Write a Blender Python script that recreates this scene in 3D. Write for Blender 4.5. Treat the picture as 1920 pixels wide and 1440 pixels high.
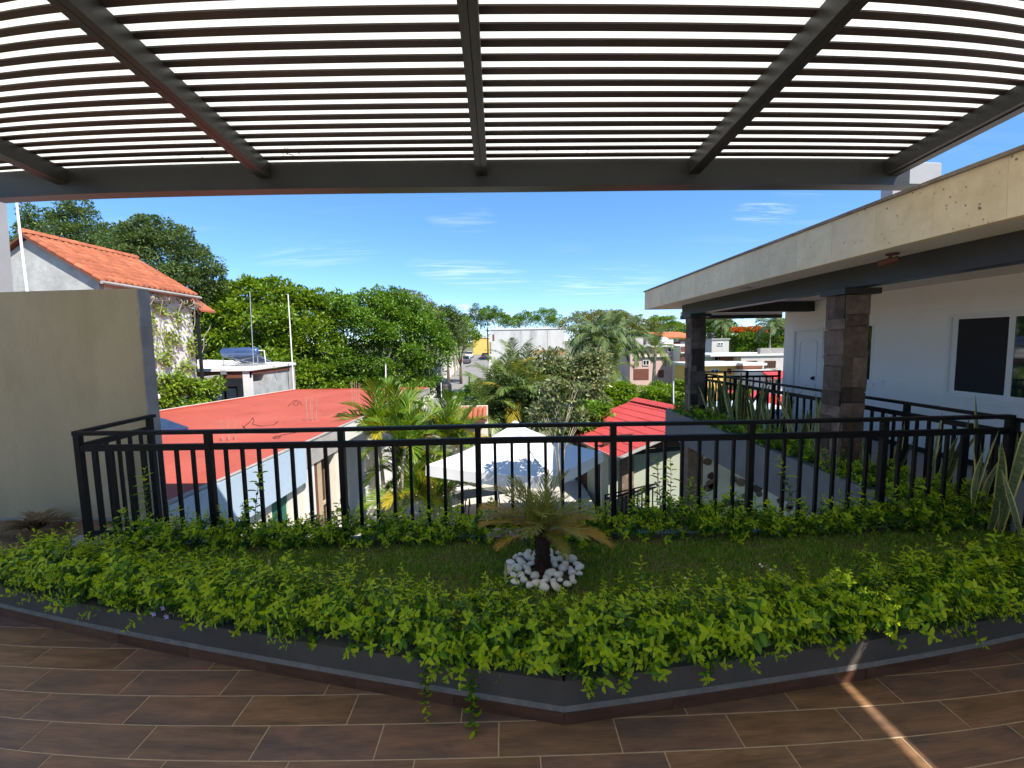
import bpy, bmesh, math, random
import numpy as np
from mathutils import Matrix, Vector

# ------------------------------------------------------------------ clear
for o in list(bpy.data.objects):
    bpy.data.objects.remove(o)
sc = bpy.context.scene
COL = sc.collection

# ------------------------------------------------------------------ camera
# The photograph was taken with a very wide phone lens that keeps a little barrel
# distortion; the calibrated lens is used here as a fisheye polynomial.
F, K1, K2 = 800.761, -0.02096, 0.02411          # focal length in px of a 1920 px wide frame
PITCH, ROLL, YAW = 0.0904, -0.01527, 0.01487
H = 1.7987                                        # eye height above the terrace floor
EYE = np.array([0.0, 0.0, H])


def cam2world(v):
    x, y, z = v
    c, s = math.cos(ROLL), math.sin(ROLL)
    x, y = c * x - s * y, s * x + c * y
    c, s = math.cos(PITCH), math.sin(PITCH)
    Z, Y, X = c * y - s * z, c * z + s * y, x
    c, s = math.cos(YAW), math.sin(YAW)
    return np.array([c * X + s * Y, -s * X + c * Y, Z])


def ray(px, py):
    q = (np.array([px, py], float) - (960, 720)) / F
    r2 = q @ q
    q = q * (1 + K1 * r2 + K2 * r2 * r2)
    return cam2world((q[0], -q[1], 1.0))


def aty(px, py, y):
    d = ray(px, py)
    return EYE + d * (y / d[1])


def atx(px, py, x):
    d = ray(px, py)
    return EYE + d * (x / d[0])


def atz(px, py, z):
    d = ray(px, py)
    return EYE + d * ((z - H) / d[2])


cam = bpy.data.cameras.new('camera')
camo = bpy.data.objects.new('camera', cam)
COL.objects.link(camo)
sc.camera = camo
R_, U_, W_ = cam2world((1, 0, 0)), cam2world((0, 1, 0)), cam2world((0, 0, 1))
camo.matrix_world = Matrix(((R_[0], U_[0], -W_[0], 0), (R_[1], U_[1], -W_[1], 0),
                            (R_[2], U_[2], -W_[2], H), (0, 0, 0, 1)))
cam.lens = 15.0
cam.sensor_fit = 'HORIZONTAL'
cam.sensor_width, cam.sensor_height = 36.0, 27.0
cam.clip_start, cam.clip_end = 0.02, 5000
cam.type = 'PANO'
cam.panorama_type = 'FISHEYE_LENS_POLYNOMIAL'
cam.fisheye_fov = math.pi
cam.fisheye_polynomial_k0 = 0.0
for i_, k_ in enumerate((6.82748695e-02, -6.05881097e-04, -5.18481556e-05, 1.47231394e-06)):
    setattr(cam, 'fisheye_polynomial_k%d' % (i_ + 1), -k_)

# ------------------------------------------------------------------ sky, sun, exposure
SUN = Vector((0.546, -0.60, 1.0)).normalized()    # towards the sun: behind, right, high
world = bpy.data.worlds.new('World')
sc.world = world
world.use_nodes = True
nt = world.node_tree
nt.nodes.clear()
wo = nt.nodes.new('ShaderNodeOutputWorld')
bg = nt.nodes.new('ShaderNodeBackground')
sky = nt.nodes.new('ShaderNodeTexSky')
sky.sky_type = 'NISHITA'
sky.sun_disc = False
sky.sun_elevation = math.asin(SUN.z)
sky.sun_rotation = math.atan2(SUN.x, SUN.y)
sky.altitude = 3000
sky.air_density = 0.85
sky.dust_density = 0.05
sky.ozone_density = 4.0
bg.inputs['Strength'].default_value = 0.112
# thin high cirrus streaks over the whole sky
tc = nt.nodes.new('ShaderNodeTexCoord')
sep = nt.nodes.new('ShaderNodeSeparateXYZ')
nt.links.new(tc.outputs['Generated'], sep.inputs[0])


def wmath(op, a, b=None, clamp=False):
    n = nt.nodes.new('ShaderNodeMath')
    n.operation = op
    n.use_clamp = clamp
    for i, v in enumerate((a, b)):
        if v is None:
            continue
        if isinstance(v, (int, float)):
            n.inputs[i].default_value = v
        else:
            nt.links.new(v, n.inputs[i])
    return n.outputs[0]


zc = wmath('ADD', wmath('MAXIMUM', sep.outputs[2], 0.0), 0.12)
cx, cy = wmath('DIVIDE', sep.outputs[0], zc), wmath('DIVIDE', sep.outputs[1], zc)
comb = nt.nodes.new('ShaderNodeCombineXYZ')
nt.links.new(cx, comb.inputs[0])
nt.links.new(cy, comb.inputs[1])


def wnoise(scale, detail, rot, sx, sy, loc, dist):
    m = nt.nodes.new('ShaderNodeMapping')
    m.inputs['Rotation'].default_value = (0, 0, rot)
    m.inputs['Scale'].default_value = (sx, sy, 1)
    m.inputs['Location'].default_value = (loc, loc * 0.7, 0)
    nt.links.new(comb.outputs[0], m.inputs[0])
    n = nt.nodes.new('ShaderNodeTexNoise')
    n.inputs['Scale'].default_value = scale
    n.inputs['Detail'].default_value = detail
    n.inputs['Roughness'].default_value = 0.62
    n.inputs['Distortion'].default_value = dist
    nt.links.new(m.outputs[0], n.inputs[0])
    return n.outputs[0]


streak = wnoise(1.3, 9, math.radians(18), 0.45, 2.0, 3.1, 1.2)
broad = wnoise(0.5, 2, 0, 1, 1, 5.3, 0.2)
cl = wmath('MULTIPLY', wmath('MULTIPLY', wmath('SUBTRACT', streak, 0.5), 2.6, True),
           wmath('MULTIPLY', wmath('SUBTRACT', broad, 0.46), 3.0, True))
cl = wmath('MULTIPLY', cl, 0.5, True)


def sky_xy(px, py):
    d = ray(px, py)
    d = d / np.linalg.norm(d)
    z = max(d[2], 0) + 0.12
    return d[0] / z, d[1] / z


def wisp(p, q, width, amount, tex):
    """a drawn-out wisp of cloud between two sky directions"""
    global cl
    (x0, y0), (x1, y1) = sky_xy(*p), sky_xy(*q)
    mx_, my_ = (x0 + x1) / 2, (y0 + y1) / 2
    L = math.hypot(x1 - x0, y1 - y0) / 2
    a = math.atan2(y1 - y0, x1 - x0)
    dx, dy = wmath('SUBTRACT', cx, mx_), wmath('SUBTRACT', cy, my_)
    u = wmath('ADD', wmath('MULTIPLY', dx, math.cos(a) / L), wmath('MULTIPLY', dy, math.sin(a) / L))
    v = wmath('ADD', wmath('MULTIPLY', dx, -math.sin(a) / width), wmath('MULTIPLY', dy, math.cos(a) / width))
    r2 = wmath('ADD', wmath('MULTIPLY', u, u), wmath('MULTIPLY', v, v))
    g = wmath('SUBTRACT', 1.0, r2, True)
    k = wmath('MULTIPLY', wmath('SUBTRACT', tex, 0.47), 3.2 * amount, True)
    cl = wmath('MAXIMUM', cl, wmath('MULTIPLY', wmath('MULTIPLY', k, g), 0.75))


fine = wnoise(3.0, 12, math.radians(-16), 0.35, 2.4, 1.7, 1.6)
puff = wnoise(6.0, 8, 0, 1, 1, 2.3, 0.3)
wisp((770, 484), (980, 540), 0.42, 0.9, fine)
wisp((1370, 410), (1500, 388), 0.24, 1.2, fine)
wisp((1440, 370), (1560, 362), 0.2, 0.8, fine)
wisp((820, 372), (900, 440), 0.2, 0.5, fine)
wisp((540, 455), (640, 500), 0.5, 0.5, fine)
wisp((1000, 520), (1230, 545), 0.7, 0.6, fine)
wisp((880, 592), (925, 588), 1.0, 2.6, puff)
wisp((945, 600), (985, 596), 0.8, 2.4, puff)
mix = nt.nodes.new('ShaderNodeMix')
mix.data_type = 'RGBA'
nt.links.new(cl, mix.inputs['Factor'])
hsv = nt.nodes.new('ShaderNodeHueSaturation')
hsv.inputs['Saturation'].default_value = 1.32
hsv.inputs['Value'].default_value = 1.0
gam = nt.nodes.new('ShaderNodeGamma')
gam.inputs['Gamma'].default_value = 0.72
nt.links.new(sky.outputs[0], gam.inputs['Color'])
nt.links.new(gam.outputs[0], hsv.inputs['Color'])
nt.links.new(hsv.outputs[0], mix.inputs['A'])
mix.inputs['B'].default_value = (3.3, 3.6, 3.9, 1)
nt.links.new(mix.outputs['Result'], bg.inputs['Color'])
nt.links.new(bg.outputs[0], wo.inputs[0])

sun = bpy.data.lights.new('sun', 'SUN')
sun.energy = 2.4
sun.angle = math.radians(0.53)
sun.color = (1.0, 0.94, 0.83)
suno = bpy.data.objects.new('sun', sun)
COL.objects.link(suno)
suno.rotation_euler = SUN.to_track_quat('Z', 'Y').to_euler()

sc.view_settings.view_transform = 'Standard'
sc.view_settings.look = 'None'
sc.view_settings.gamma = 1.0
sc.view_settings.use_curve_mapping = False
sc.view_settings.exposure = 1.9
sc.render.engine = 'CYCLES'
sc.cycles.max_bounces = 8
sc.cycles.diffuse_bounces = 4
sc.cycles.transparent_max_bounces = 8
sc.cycles.sample_clamp_indirect = 8
sc.cycles.use_denoising = True
sc.cycles.caustics_reflective = False
sc.cycles.caustics_refractive = False

# ------------------------------------------------------------------ object helpers


def link(o, parent=None):
    COL.objects.link(o)
    if parent is not None:
        o.parent = parent
    return o


def tag(o, label=None, cat=None, group=None, kind=None):
    if label:
        o['label'] = label
    if cat:
        o['category'] = cat
    if group:
        o['group'] = group
    if kind:
        o['kind'] = kind
    return o


def thing(name, label, cat, loc=(0, 0, 0), rz=0.0, group=None):
    o = bpy.data.objects.new(name, None)
    o.empty_display_size = 0.2
    o.location = loc
    o.rotation_euler = (0, 0, rz)
    link(o)
    return tag(o, label, cat, group)


def copy_tree(o, parent=None):
    c = o.copy()
    link(c)
    c.parent = parent
    for ch in list(o.children):
        copy_tree(ch, c)
    return c


class MB:
    """collects simple solids and builds them as one mesh"""

    def __init__(self):
        self.v, self.f, self.m = [], [], []
        self.mi = 0

    def add(self, vs, fs):
        b = len(self.v)
        self.v += [tuple(float(a) for a in p) for p in vs]
        for f in fs:
            self.f.append(tuple(b + i for i in f))
            self.m.append(self.mi)
        return self

    def box(self, x0, x1, y0, y1, z0, z1):
        return self.add([(x0, y0, z0), (x1, y0, z0), (x1, y1, z0), (x0, y1, z0),
                         (x0, y0, z1), (x1, y0, z1), (x1, y1, z1), (x0, y1, z1)],
                        [(0, 3, 2, 1), (4, 5, 6, 7), (0, 1, 5, 4), (1, 2, 6, 5), (2, 3, 7, 6), (3, 0, 4, 7)])

    def bevel_box(self, x0, x1, y0, y1, z0, z1, b):
        """box with chamfered top edges"""
        return self.add([(x0, y0, z0), (x1, y0, z0), (x1, y1, z0), (x0, y1, z0),
                         (x0, y0, z1 - b), (x1, y0, z1 - b), (x1, y1, z1 - b), (x0, y1, z1 - b),
                         (x0 + b, y0 + b, z1), (x1 - b, y0 + b, z1), (x1 - b, y1 - b, z1), (x0 + b, y1 - b, z1)],
                        [(0, 3, 2, 1), (0, 1, 5, 4), (1, 2, 6, 5), (2, 3, 7, 6), (3, 0, 4, 7),
                         (4, 5, 9, 8), (5, 6, 10, 9), (6, 7, 11, 10), (7, 4, 8, 11), (8, 9, 10, 11)])

    def beam(self, p, q, w, h, up=(0, 0, 1)):
        """square bar from p to q; w across, h along up"""
        p, q, up = Vector(p), Vector(q), Vector(up)
        d = (q - p).normalized()
        s = d.cross(up)
        if s.length < 1e-5:
            s = d.cross(Vector((0, 1, 0)))
        s.normalize()
        u = s.cross(d).normalized()
        s, u = s * w / 2, u * h / 2
        vs = [p - s - u, p + s - u, p + s + u, p - s + u, q - s - u, q + s - u, q + s + u, q - s + u]
        return self.add(vs, [(0, 3, 2, 1)[::-1], (4, 5, 6, 7)[::-1], (0, 1, 5, 4)[::-1], (1, 2, 6, 5)[::-1],
                             (2, 3, 7, 6)[::-1], (3, 0, 4, 7)[::-1]])

    def tube(self, pts, rad, n=8, cap=True):
        pts = [Vector(p) for p in pts]
        if isinstance(rad, (int, float)):
            rad = [rad] * len(pts)
        vs, fs = [], []
        pu = None
        for i, p in enumerate(pts):
            d = (pts[min(i + 1, len(pts) - 1)] - pts[max(i - 1, 0)]).normalized()
            if pu is None:
                a = Vector((0, 0, 1)) if abs(d.z) < 0.9 else Vector((1, 0, 0))
                u = d.cross(a).normalized()
            else:
                u = (pu - d * pu.dot(d)).normalized()
            pu = u
            w = d.cross(u)
            for k in range(n):
                t = 2 * math.pi * k / n
                vs.append(p + (u * math.cos(t) + w * math.sin(t)) * rad[i])
        for i in range(len(pts) - 1):
            for k in range(n):
                k2 = (k + 1) % n
                fs.append((i * n + k, i * n + k2, (i + 1) * n + k2, (i + 1) * n + k))
        if cap:
            fs.append(tuple(range(n))[::-1])
            fs.append(tuple((len(pts) - 1) * n + k for k in range(n)))
        return self.add(vs, fs)

    def lathe(self, prof, c=(0, 0, 0), n=20):
        """prof: (radius, z) list around a vertical axis through c"""
        vs, fs = [], []
        for r, z in prof:
            for k in range(n):
                t = 2 * math.pi * k / n
                vs.append((c[0] + r * math.cos(t), c[1] + r * math.sin(t), c[2] + z))
        for i in range(len(prof) - 1):
            for k in range(n):
                k2 = (k + 1) % n
                fs.append((i * n + k, i * n + k2, (i + 1) * n + k2, (i + 1) * n + k))
        fs.append(tuple(range(n))[::-1])
        fs.append(tuple((len(prof) - 1) * n + k for k in range(n)))
        return self.add(vs, fs)

    def prism(self, poly, z0, z1):
        n = len(poly)
        vs = [(x, y, z0) for x, y in poly] + [(x, y, z1) for x, y in poly]
        fs = [tuple(range(n))[::-1], tuple(range(n, 2 * n))]
        for i in range(n):
            j = (i + 1) % n
            fs.append((i, j, n + j, n + i))
        return self.add(vs, fs)

    def slab(self, quad, t):
        """four corners in 3D, thickened by t straight down"""
        vs = [tuple(p) for p in quad] + [(p[0], p[1], p[2] - t) for p in quad]
        return self.add(vs, [(0, 1, 2, 3), (7, 6, 5, 4), (0, 4, 5, 1), (1, 5, 6, 2), (2, 6, 7, 3), (3, 7, 4, 0)])

    def mesh(self, name, mats, smooth=False):
        me = bpy.data.meshes.new(name)
        me.from_pydata(self.v, [], self.f)
        for m in (mats if isinstance(mats, (list, tuple)) else [mats]):
            me.materials.append(m)
        if max(self.m, default=0) > 0:
            me.polygons.foreach_set('material_index', self.m)
        if smooth:
            me.polygons.foreach_set('use_smooth', [True] * len(me.polygons))
        me.update()
        return me

    def build(self, name, mats, parent=None, loc=None, smooth=False, rz=0.0):
        o = bpy.data.objects.new(name, self.mesh(name, mats, smooth))
        if loc is not None:
            o.location = loc
        o.rotation_euler = (0, 0, rz)
        return link(o, parent)


def inst(name, me, parent=None, loc=(0, 0, 0), rot=(0, 0, 0), scale=None):
    o = bpy.data.objects.new(name, me)
    o.location = loc
    o.rotation_euler = rot
    if scale is not None:
        o.scale = scale if isinstance(scale, (tuple, list)) else (scale,) * 3
    return link(o, parent)


def np_mesh(name, V, Fc, mats, smooth=False, mi=None):
    """fast mesh from numpy arrays (all faces with the same number of corners)"""
    V = np.asarray(V, np.float32)
    Fc = np.asarray(Fc, np.int32)
    me = bpy.data.meshes.new(name)
    k = Fc.shape[1]
    me.vertices.add(len(V))
    me.vertices.foreach_set('co', V.ravel())
    me.loops.add(Fc.size)
    me.loops.foreach_set('vertex_index', Fc.ravel())
    me.polygons.add(len(Fc))
    me.polygons.foreach_set('loop_start', np.arange(0, Fc.size, k, dtype=np.int32))
    me.polygons.foreach_set('loop_total', np.full(len(Fc), k, np.int32))
    for m in (mats if isinstance(mats, (list, tuple)) else [mats]):
        me.materials.append(m)
    if mi is not None:
        me.polygons.foreach_set('material_index', np.asarray(mi, np.int32))
    if smooth:
        me.polygons.foreach_set('use_smooth', np.ones(len(Fc), bool))
    me.update(calc_edges=True)
    return me


def norm(a):
    return a / np.maximum(np.linalg.norm(a, axis=-1, keepdims=True), 1e-9)


def leaves_np(P, D, N, L, W, cup=0.25, droop=0.15):
    """folded leaves: 6 vertices and 4 triangles each, hanging together along the midrib"""
    D = norm(D)
    S = norm(np.cross(D, N))
    U = np.cross(S, D)
    L = np.broadcast_to(np.asarray(L, float), (len(P),))[:, None]
    W = np.broadcast_to(np.asarray(W, float), (len(P),))[:, None]
    b = P
    m = P + D * L * 0.5
    l = P + D * L * 0.45 - S * W * 0.5 + U * W * cup
    r = P + D * L * 0.45 + S * W * 0.5 + U * W * cup
    t = P + D * L - U * L * droop
    V = np.stack([b, l, m, r, t], 1).reshape(-1, 3)
    i = (np.arange(len(P)) * 5)[:, None, None]
    Fc = (np.array([[0, 2, 1], [0, 3, 2], [1, 2, 4], [2, 3, 4]])[None] + i).reshape(-1, 3)
    return V, Fc


def leaves3_np(P, D, N, L, W, cup=0.25, droop=0.15):
    """rounded leaves for close views: 7 vertices, 6 triangles, folded along the midrib, tip bent down"""
    D = norm(D)
    S = norm(np.cross(D, N))
    U = np.cross(S, D)
    L = np.broadcast_to(np.asarray(L, float), (len(P),))[:, None]
    W = np.broadcast_to(np.asarray(W, float), (len(P),))[:, None]

    def at(f, side, lift):
        return P + D * L * f + S * W * side + U * (W * lift - L * droop * f * f)
    V = np.stack([P, at(0.28, -0.44, cup), at(0.28, 0.44, cup), at(0.5, 0, 0), at(0.68, -0.40, cup * 0.9), at(0.68, 0.40, cup * 0.9), at(1.0, 0, 0)], 1).reshape(-1, 3)
    i = (np.arange(len(P)) * 7)[:, None, None]
    Fc = (np.array([[0, 3, 1], [0, 2, 3], [1, 3, 4], [2, 5, 3], [3, 6, 4], [3, 5, 6]])[None] + i).reshape(-1, 3)
    return V, Fc


def leaves2_np(P, D, N, L, W, cup=0.2):
    """cheaper leaves for far foliage: two triangles folded along the midrib"""
    D = norm(D)
    S = norm(np.cross(D, N))
    U = np.cross(S, D)
    L = np.broadcast_to(np.asarray(L, float), (len(P),))[:, None]
    W = np.broadcast_to(np.asarray(W, float), (len(P),))[:, None]
    l = P + D * L * 0.5 - S * W * 0.5 + U * W * cup
    r = P + D * L * 0.5 + S * W * 0.5 + U * W * cup
    t = P + D * L
    V = np.stack([P, l, r, t], 1).reshape(-1, 3)
    i = (np.arange(len(P)) * 4)[:, None, None]
    Fc = (np.array([[0, 3, 1], [0, 2, 3]])[None] + i).reshape(-1, 3)
    return V, Fc


# ------------------------------------------------------------------ materials
def new_mat(name):
    m = bpy.data.materials.new(name)
    m.use_nodes = True
    return m, m.node_tree, m.node_tree.nodes['Principled BSDF']


def col4(c):
    return (c[0], c[1], c[2], 1.0)


def M(name, base, rough=0.7, var=0.12, scale=4.0, bump=0.0, bscale=40.0, spec=0.3, metal=0.0, stain=None,
      stain_amt=0.0, stain_scale=1.2, stretch=None, objvar=0.0, base2=None):
    """plain surface with soft colour noise, optional stains, fine relief and per-object variation"""
    m, t, p = new_mat(name)
    n, l = t.nodes, t.links
    co = n.new('ShaderNodeTexCoord')
    src = co.outputs['Object']
    if stretch:
        mpn = n.new('ShaderNodeMapping')
        mpn.inputs['Scale'].default_value = stretch
        l.new(src, mpn.inputs[0])
        src = mpn.outputs[0]
    if objvar:
        oi = n.new('ShaderNodeObjectInfo')
        va = n.new('ShaderNodeVectorMath')
        va.operation = 'ADD'
        sc_ = n.new('ShaderNodeVectorMath')
        sc_.operation = 'SCALE'
        sc_.inputs[0].default_value = (17.0, 31.0, 23.0)
        l.new(oi.outputs['Random'], sc_.inputs['Scale'])
        l.new(src, va.inputs[0])
        l.new(sc_.outputs[0], va.inputs[1])
        src = va.outputs[0]
    nz = n.new('ShaderNodeTexNoise')
    nz.inputs['Scale'].default_value = scale
    nz.inputs['Detail'].default_value = 6
    nz.inputs['Roughness'].default_value = 0.62
    l.new(src, nz.inputs[0])
    rp = n.new('ShaderNodeValToRGB')
    rp.color_ramp.elements[0].position = 0.3
    rp.color_ramp.elements[1].position = 0.7
    b2 = base2 if base2 else tuple(min(1, c * (1 + var)) for c in base)
    rp.color_ramp.elements[0].color = col4(tuple(c * (1 - var) for c in base))
    rp.color_ramp.elements[1].color = col4(b2)
    l.new(nz.outputs[0], rp.inputs[0])
    out = rp.outputs[0]
    if stain is not None:
        ns = n.new('ShaderNodeTexNoise')
        ns.inputs['Scale'].default_value = stain_scale
        ns.inputs['Detail'].default_value = 8
        ns.inputs['Roughness'].default_value = 0.7
        l.new(src, ns.inputs[0])
        rs = n.new('ShaderNodeValToRGB')
        rs.color_ramp.elements[0].position = 0.48
        rs.color_ramp.elements[1].position = 0.72
        rs.color_ramp.elements[0].color = (0, 0, 0, 1)
        rs.color_ramp.elements[1].color = (stain_amt,) * 3 + (1,)
        l.new(ns.outputs[0], rs.inputs[0])
        mx = n.new('ShaderNodeMix')
        mx.data_type = 'RGBA'
        l.new(rs.outputs[0], mx.inputs['Factor'])
        l.new(out, mx.inputs['A'])
        mx.inputs['B'].default_value = col4(stain)
        out = mx.outputs['Result']
    if objvar:
        hs = n.new('ShaderNodeHueSaturation')
        mr = n.new('ShaderNodeMapRange')
        mr.inputs['To Min'].default_value = 1 - objvar
        mr.inputs['To Max'].default_value = 1 + objvar
        l.new(oi.outputs['Random'], mr.inputs[0])
        l.new(mr.outputs[0], hs.inputs['Value'])
        l.new(out, hs.inputs['Color'])
        out = hs.outputs[0]
    l.new(out, p.inputs['Base Color'])
    p.inputs['Roughness'].default_value = rough
    p.inputs['Specular IOR Level'].default_value = spec
    p.inputs['Metallic'].default_value = metal
    if bump:
        nb = n.new('ShaderNodeTexNoise')
        nb.inputs['Scale'].default_value = bscale
        nb.inputs['Detail'].default_value = 5
        l.new(src, nb.inputs[0])
        bp = n.new('ShaderNodeBump')
        bp.inputs['Strength'].default_value = bump
        bp.inputs['Distance'].default_value = 0.02
        l.new(nb.outputs[0], bp.inputs['Height'])
        l.new(bp.outputs[0], p.inputs['Normal'])
    return m


def leaf_mat(name, cols, trans=0.35, rough=0.45, spec=0.35, tcol=None):
    """leaf: colours picked per leaf, light passes through"""
    m, t, p = new_mat(name)
    n, l = t.nodes, t.links
    g = n.new('ShaderNodeNewGeometry')
    rp = n.new('ShaderNodeValToRGB')
    rp.color_ramp.interpolation = 'LINEAR'
    el = rp.color_ramp.elements
    while len(el) < len(cols):
        el.new(0.5)
    for i, c in enumerate(cols):
        el[i].position = i / max(1, len(cols) - 1)
        el[i].color = col4(c)
    l.new(g.outputs['Random Per Island'], rp.inputs[0])
    l.new(rp.outputs[0], p.inputs['Base Color'])
    p.inputs['Roughness'].default_value = rough
    p.inputs['Specular IOR Level'].default_value = spec
    tr = n.new('ShaderNodeBsdfTranslucent')
    hs = n.new('ShaderNodeHueSaturation')
    hs.inputs['Hue'].default_value = 0.485
    hs.inputs['Saturation'].default_value = 1.1
    hs.inputs['Value'].default_value = 1.5
    l.new(rp.outputs[0], hs.inputs['Color'])
    l.new(hs.outputs[0], tr.inputs[0])
    ms = n.new('ShaderNodeMixShader')
    ms.inputs[0].default_value = trans
    l.new(p.outputs[0], ms.inputs[1])
    l.new(tr.outputs[0], ms.inputs[2])
    l.new(ms.outputs[0], n['Material Output'].inputs[0])
    return m

# ------------------------------------------------------------------ palette
m_ground = M('dry_ground', (0.20, 0.17, 0.12), 0.95, 0.3, 0.4, 0.3, 6, base2=(0.16, 0.19, 0.08))
m_pave = M('courtyard_concrete', (0.50, 0.47, 0.42), 0.85, 0.12, 1.2, 0.15, 30, stain=(0.3, 0.27, 0.23), stain_amt=0.5)
m_lawn = M('lawn_soil', (0.07, 0.11, 0.02), 0.95, 0.35, 6, 0.4, 60)
m_road = M('road_surface', (0.24, 0.225, 0.21), 0.9, 0.25, 0.5, 0.2, 8, stain=(0.12, 0.11, 0.1), stain_amt=0.6, stain_scale=0.5)
m_grout = M('grout', (0.54, 0.41, 0.25), 0.9, 0.15, 20)
m_wallgrey = M('planter_paint', (0.082, 0.07, 0.058), 0.75, 0.15, 3, 0.12, 60, stain=(0.12, 0.10, 0.082), stain_amt=0.5)
m_mortar = M('mortar', (0.19, 0.17, 0.145), 0.9, 0.2, 12, 0.4, 80)
m_curb = M('kerb_concrete', (0.3, 0.3, 0.29), 0.85, 0.15, 5, 0.2, 40, stain=(0.15, 0.14, 0.12), stain_amt=0.6)
m_soil = M('soil', (0.10, 0.062, 0.034), 0.98, 0.4, 25, 0.8, 60, base2=(0.17, 0.12, 0.06))
m_olive = M('olive_wall_paint', (0.43, 0.345, 0.21), 0.85, 0.06, 1.1, 0.22, 45, stain=(0.31, 0.235, 0.125), stain_amt=0.6, stain_scale=1.6, stretch=(1, 1, 0.4))
m_rawend = M('raw_render', (0.33, 0.285, 0.255), 0.9, 0.2, 5, 0.3, 40)
m_colgrey = M('grey_column_paint', (0.33, 0.32, 0.33), 0.85, 0.06, 3)
m_steel = M('pergola_steel_paint', (0.03, 0.029, 0.027), 0.42, 0.15, 2, 0.05, 30, spec=0.45)
m_slat = M('pergola_slat_paint', (0.05, 0.036, 0.034), 0.6, 0.2, 1.2, 0.03, 30, spec=0.3, objvar=0.2)
m_rail = M('railing_paint', (0.0045, 0.004, 0.0045), 0.55, 0.2, 5, 0.03, 50, spec=0.18)
m_white = M('house_white_paint', (0.88, 0.86, 0.83), 0.8, 0.02, 1.0, 0.06, 90, stain=(0.74, 0.72, 0.69), stain_amt=0.35, stain_scale=0.8)
m_soffit = M('soffit_paint', (0.70, 0.64, 0.55), 0.85, 0.05, 1.5)
m_slabgrey = M('slab_grey_paint', (0.155, 0.15, 0.155), 0.8, 0.12, 2, 0.12, 40, stain=(0.1, 0.1, 0.11), stain_amt=0.5)
m_corr = M('corridor_tile', (0.34, 0.31, 0.29), 0.6, 0.15, 3)
m_coping = M('coping_stone', (0.28, 0.23, 0.19), 0.9, 0.25, 5, 0.4, 40, stain=(0.1, 0.085, 0.08), stain_amt=0.8, stain_scale=3, objvar=0.1)
m_longwall = M('stained_whitewash', (0.54, 0.53, 0.53), 0.9, 0.1, 0.6, stain=(0.27, 0.27, 0.28), stain_amt=0.8, stain_scale=0.35, stretch=(1, 1, 0.35))
m_pvc = M('white_vinyl', (0.8, 0.8, 0.8), 0.4, 0.02, 3)
m_dark = M('black_rubber', (0.012, 0.012, 0.013), 0.6, 0.2, 6)
m_redroof = M('red_roof_paint', (0.40, 0.072, 0.046), 0.85, 0.14, 0.55, 0.3, 18, stain=(0.27, 0.05, 0.035), stain_amt=0.9, stain_scale=1.1, base2=(0.47, 0.115, 0.08))
m_redmetal = M('red_metal_sheet', (0.42, 0.055, 0.05), 0.5, 0.07, 1.5, stain=(0.33, 0.05, 0.045), stain_amt=0.4)
m_concrete = M('bare_concrete', (0.36, 0.34, 0.32), 0.9, 0.15, 2.5, 0.25, 30, stain=(0.2, 0.18, 0.16), stain_amt=0.6)
m_bluewall = M('pale_blue_paint', (0.40, 0.50, 0.62), 0.85, 0.05, 2, stain=(0.33, 0.4, 0.48), stain_amt=0.4)
m_cream = M('cream_paint', (0.66, 0.62, 0.54), 0.85, 0.06, 2, stain=(0.45, 0.4, 0.33), stain_amt=0.5)
m_bwhite = M('limewash', (0.66, 0.65, 0.64), 0.9, 0.04, 2, 0.1, 40, stain=(0.45, 0.44, 0.42), stain_amt=0.6, stain_scale=1.0)
m_greywash = M('grey_limewash', (0.40, 0.405, 0.40), 0.9, 0.18, 2.5, 0.35, 18, stain=(0.24, 0.24, 0.23), stain_amt=0.85, stain_scale=1.6)
m_pavshaded = M('shaded_pavilion_wall', (0.36, 0.39, 0.31), 0.85, 0.05, 1.5, stain=(0.3, 0.31, 0.25), stain_amt=0.5)  # pavilion wall colour darkened to grey-green to stand for the shade on it
m_wood = M('brown_door_paint', (0.07, 0.03, 0.018), 0.6, 0.3, 3, stretch=(6, 6, 1))
m_tan = M('tan_frame', (0.42, 0.33, 0.23), 0.7, 0.1, 3)
m_brown = M('brown_trim', (0.15, 0.055, 0.035), 0.7, 0.15, 3)
m_terra = M('terracotta', (0.48, 0.16, 0.06), 0.8, 0.15, 5, 0.15, 40)
m_tile = M('clay_roof_tile', (0.36, 0.11, 0.055), 0.85, 0.16, 3, 0.1, 40, stain=(0.26, 0.09, 0.05), stain_amt=0.6, objvar=0.22)
m_bark = M('bark', (0.10, 0.075, 0.05), 0.95, 0.35, 8, 0.7, 30, stretch=(1, 1, 0.3))
m_barkpale = M('pale_bark', (0.33, 0.29, 0.22), 0.9, 0.25, 6, 0.4, 25, stretch=(1, 1, 3))
m_barkpalm = M('palm_fibre', (0.085, 0.045, 0.028), 0.95, 0.4, 14, 0.8, 40)
m_tent = None
m_metal = M('galvanised', (0.5, 0.5, 0.5), 0.4, 0.1, 5, metal=0.7)
m_alu = M('white_iron', (0.78, 0.78, 0.76), 0.5, 0.03, 4)
m_stonew = M('white_pebble', (0.92, 0.85, 0.74), 0.75, 0.08, 14, 0.1, 60, stain=(0.5, 0.42, 0.34), stain_amt=0.4, stain_scale=9, objvar=0.1)
m_stone = M('slate_stone', (0.15, 0.105, 0.08), 0.85, 0.3, 9, 0.6, 30, stain=(0.055, 0.036, 0.028), stain_amt=0.9, stain_scale=6, objvar=0.6)
m_joint = M('stone_joint', (0.12, 0.105, 0.09), 0.95, 0.2, 12)
m_yellow = M('yellow_paint', (0.72, 0.47, 0.13), 0.85, 0.08, 1.2, stain=(0.5, 0.3, 0.08), stain_amt=0.4)
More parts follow.
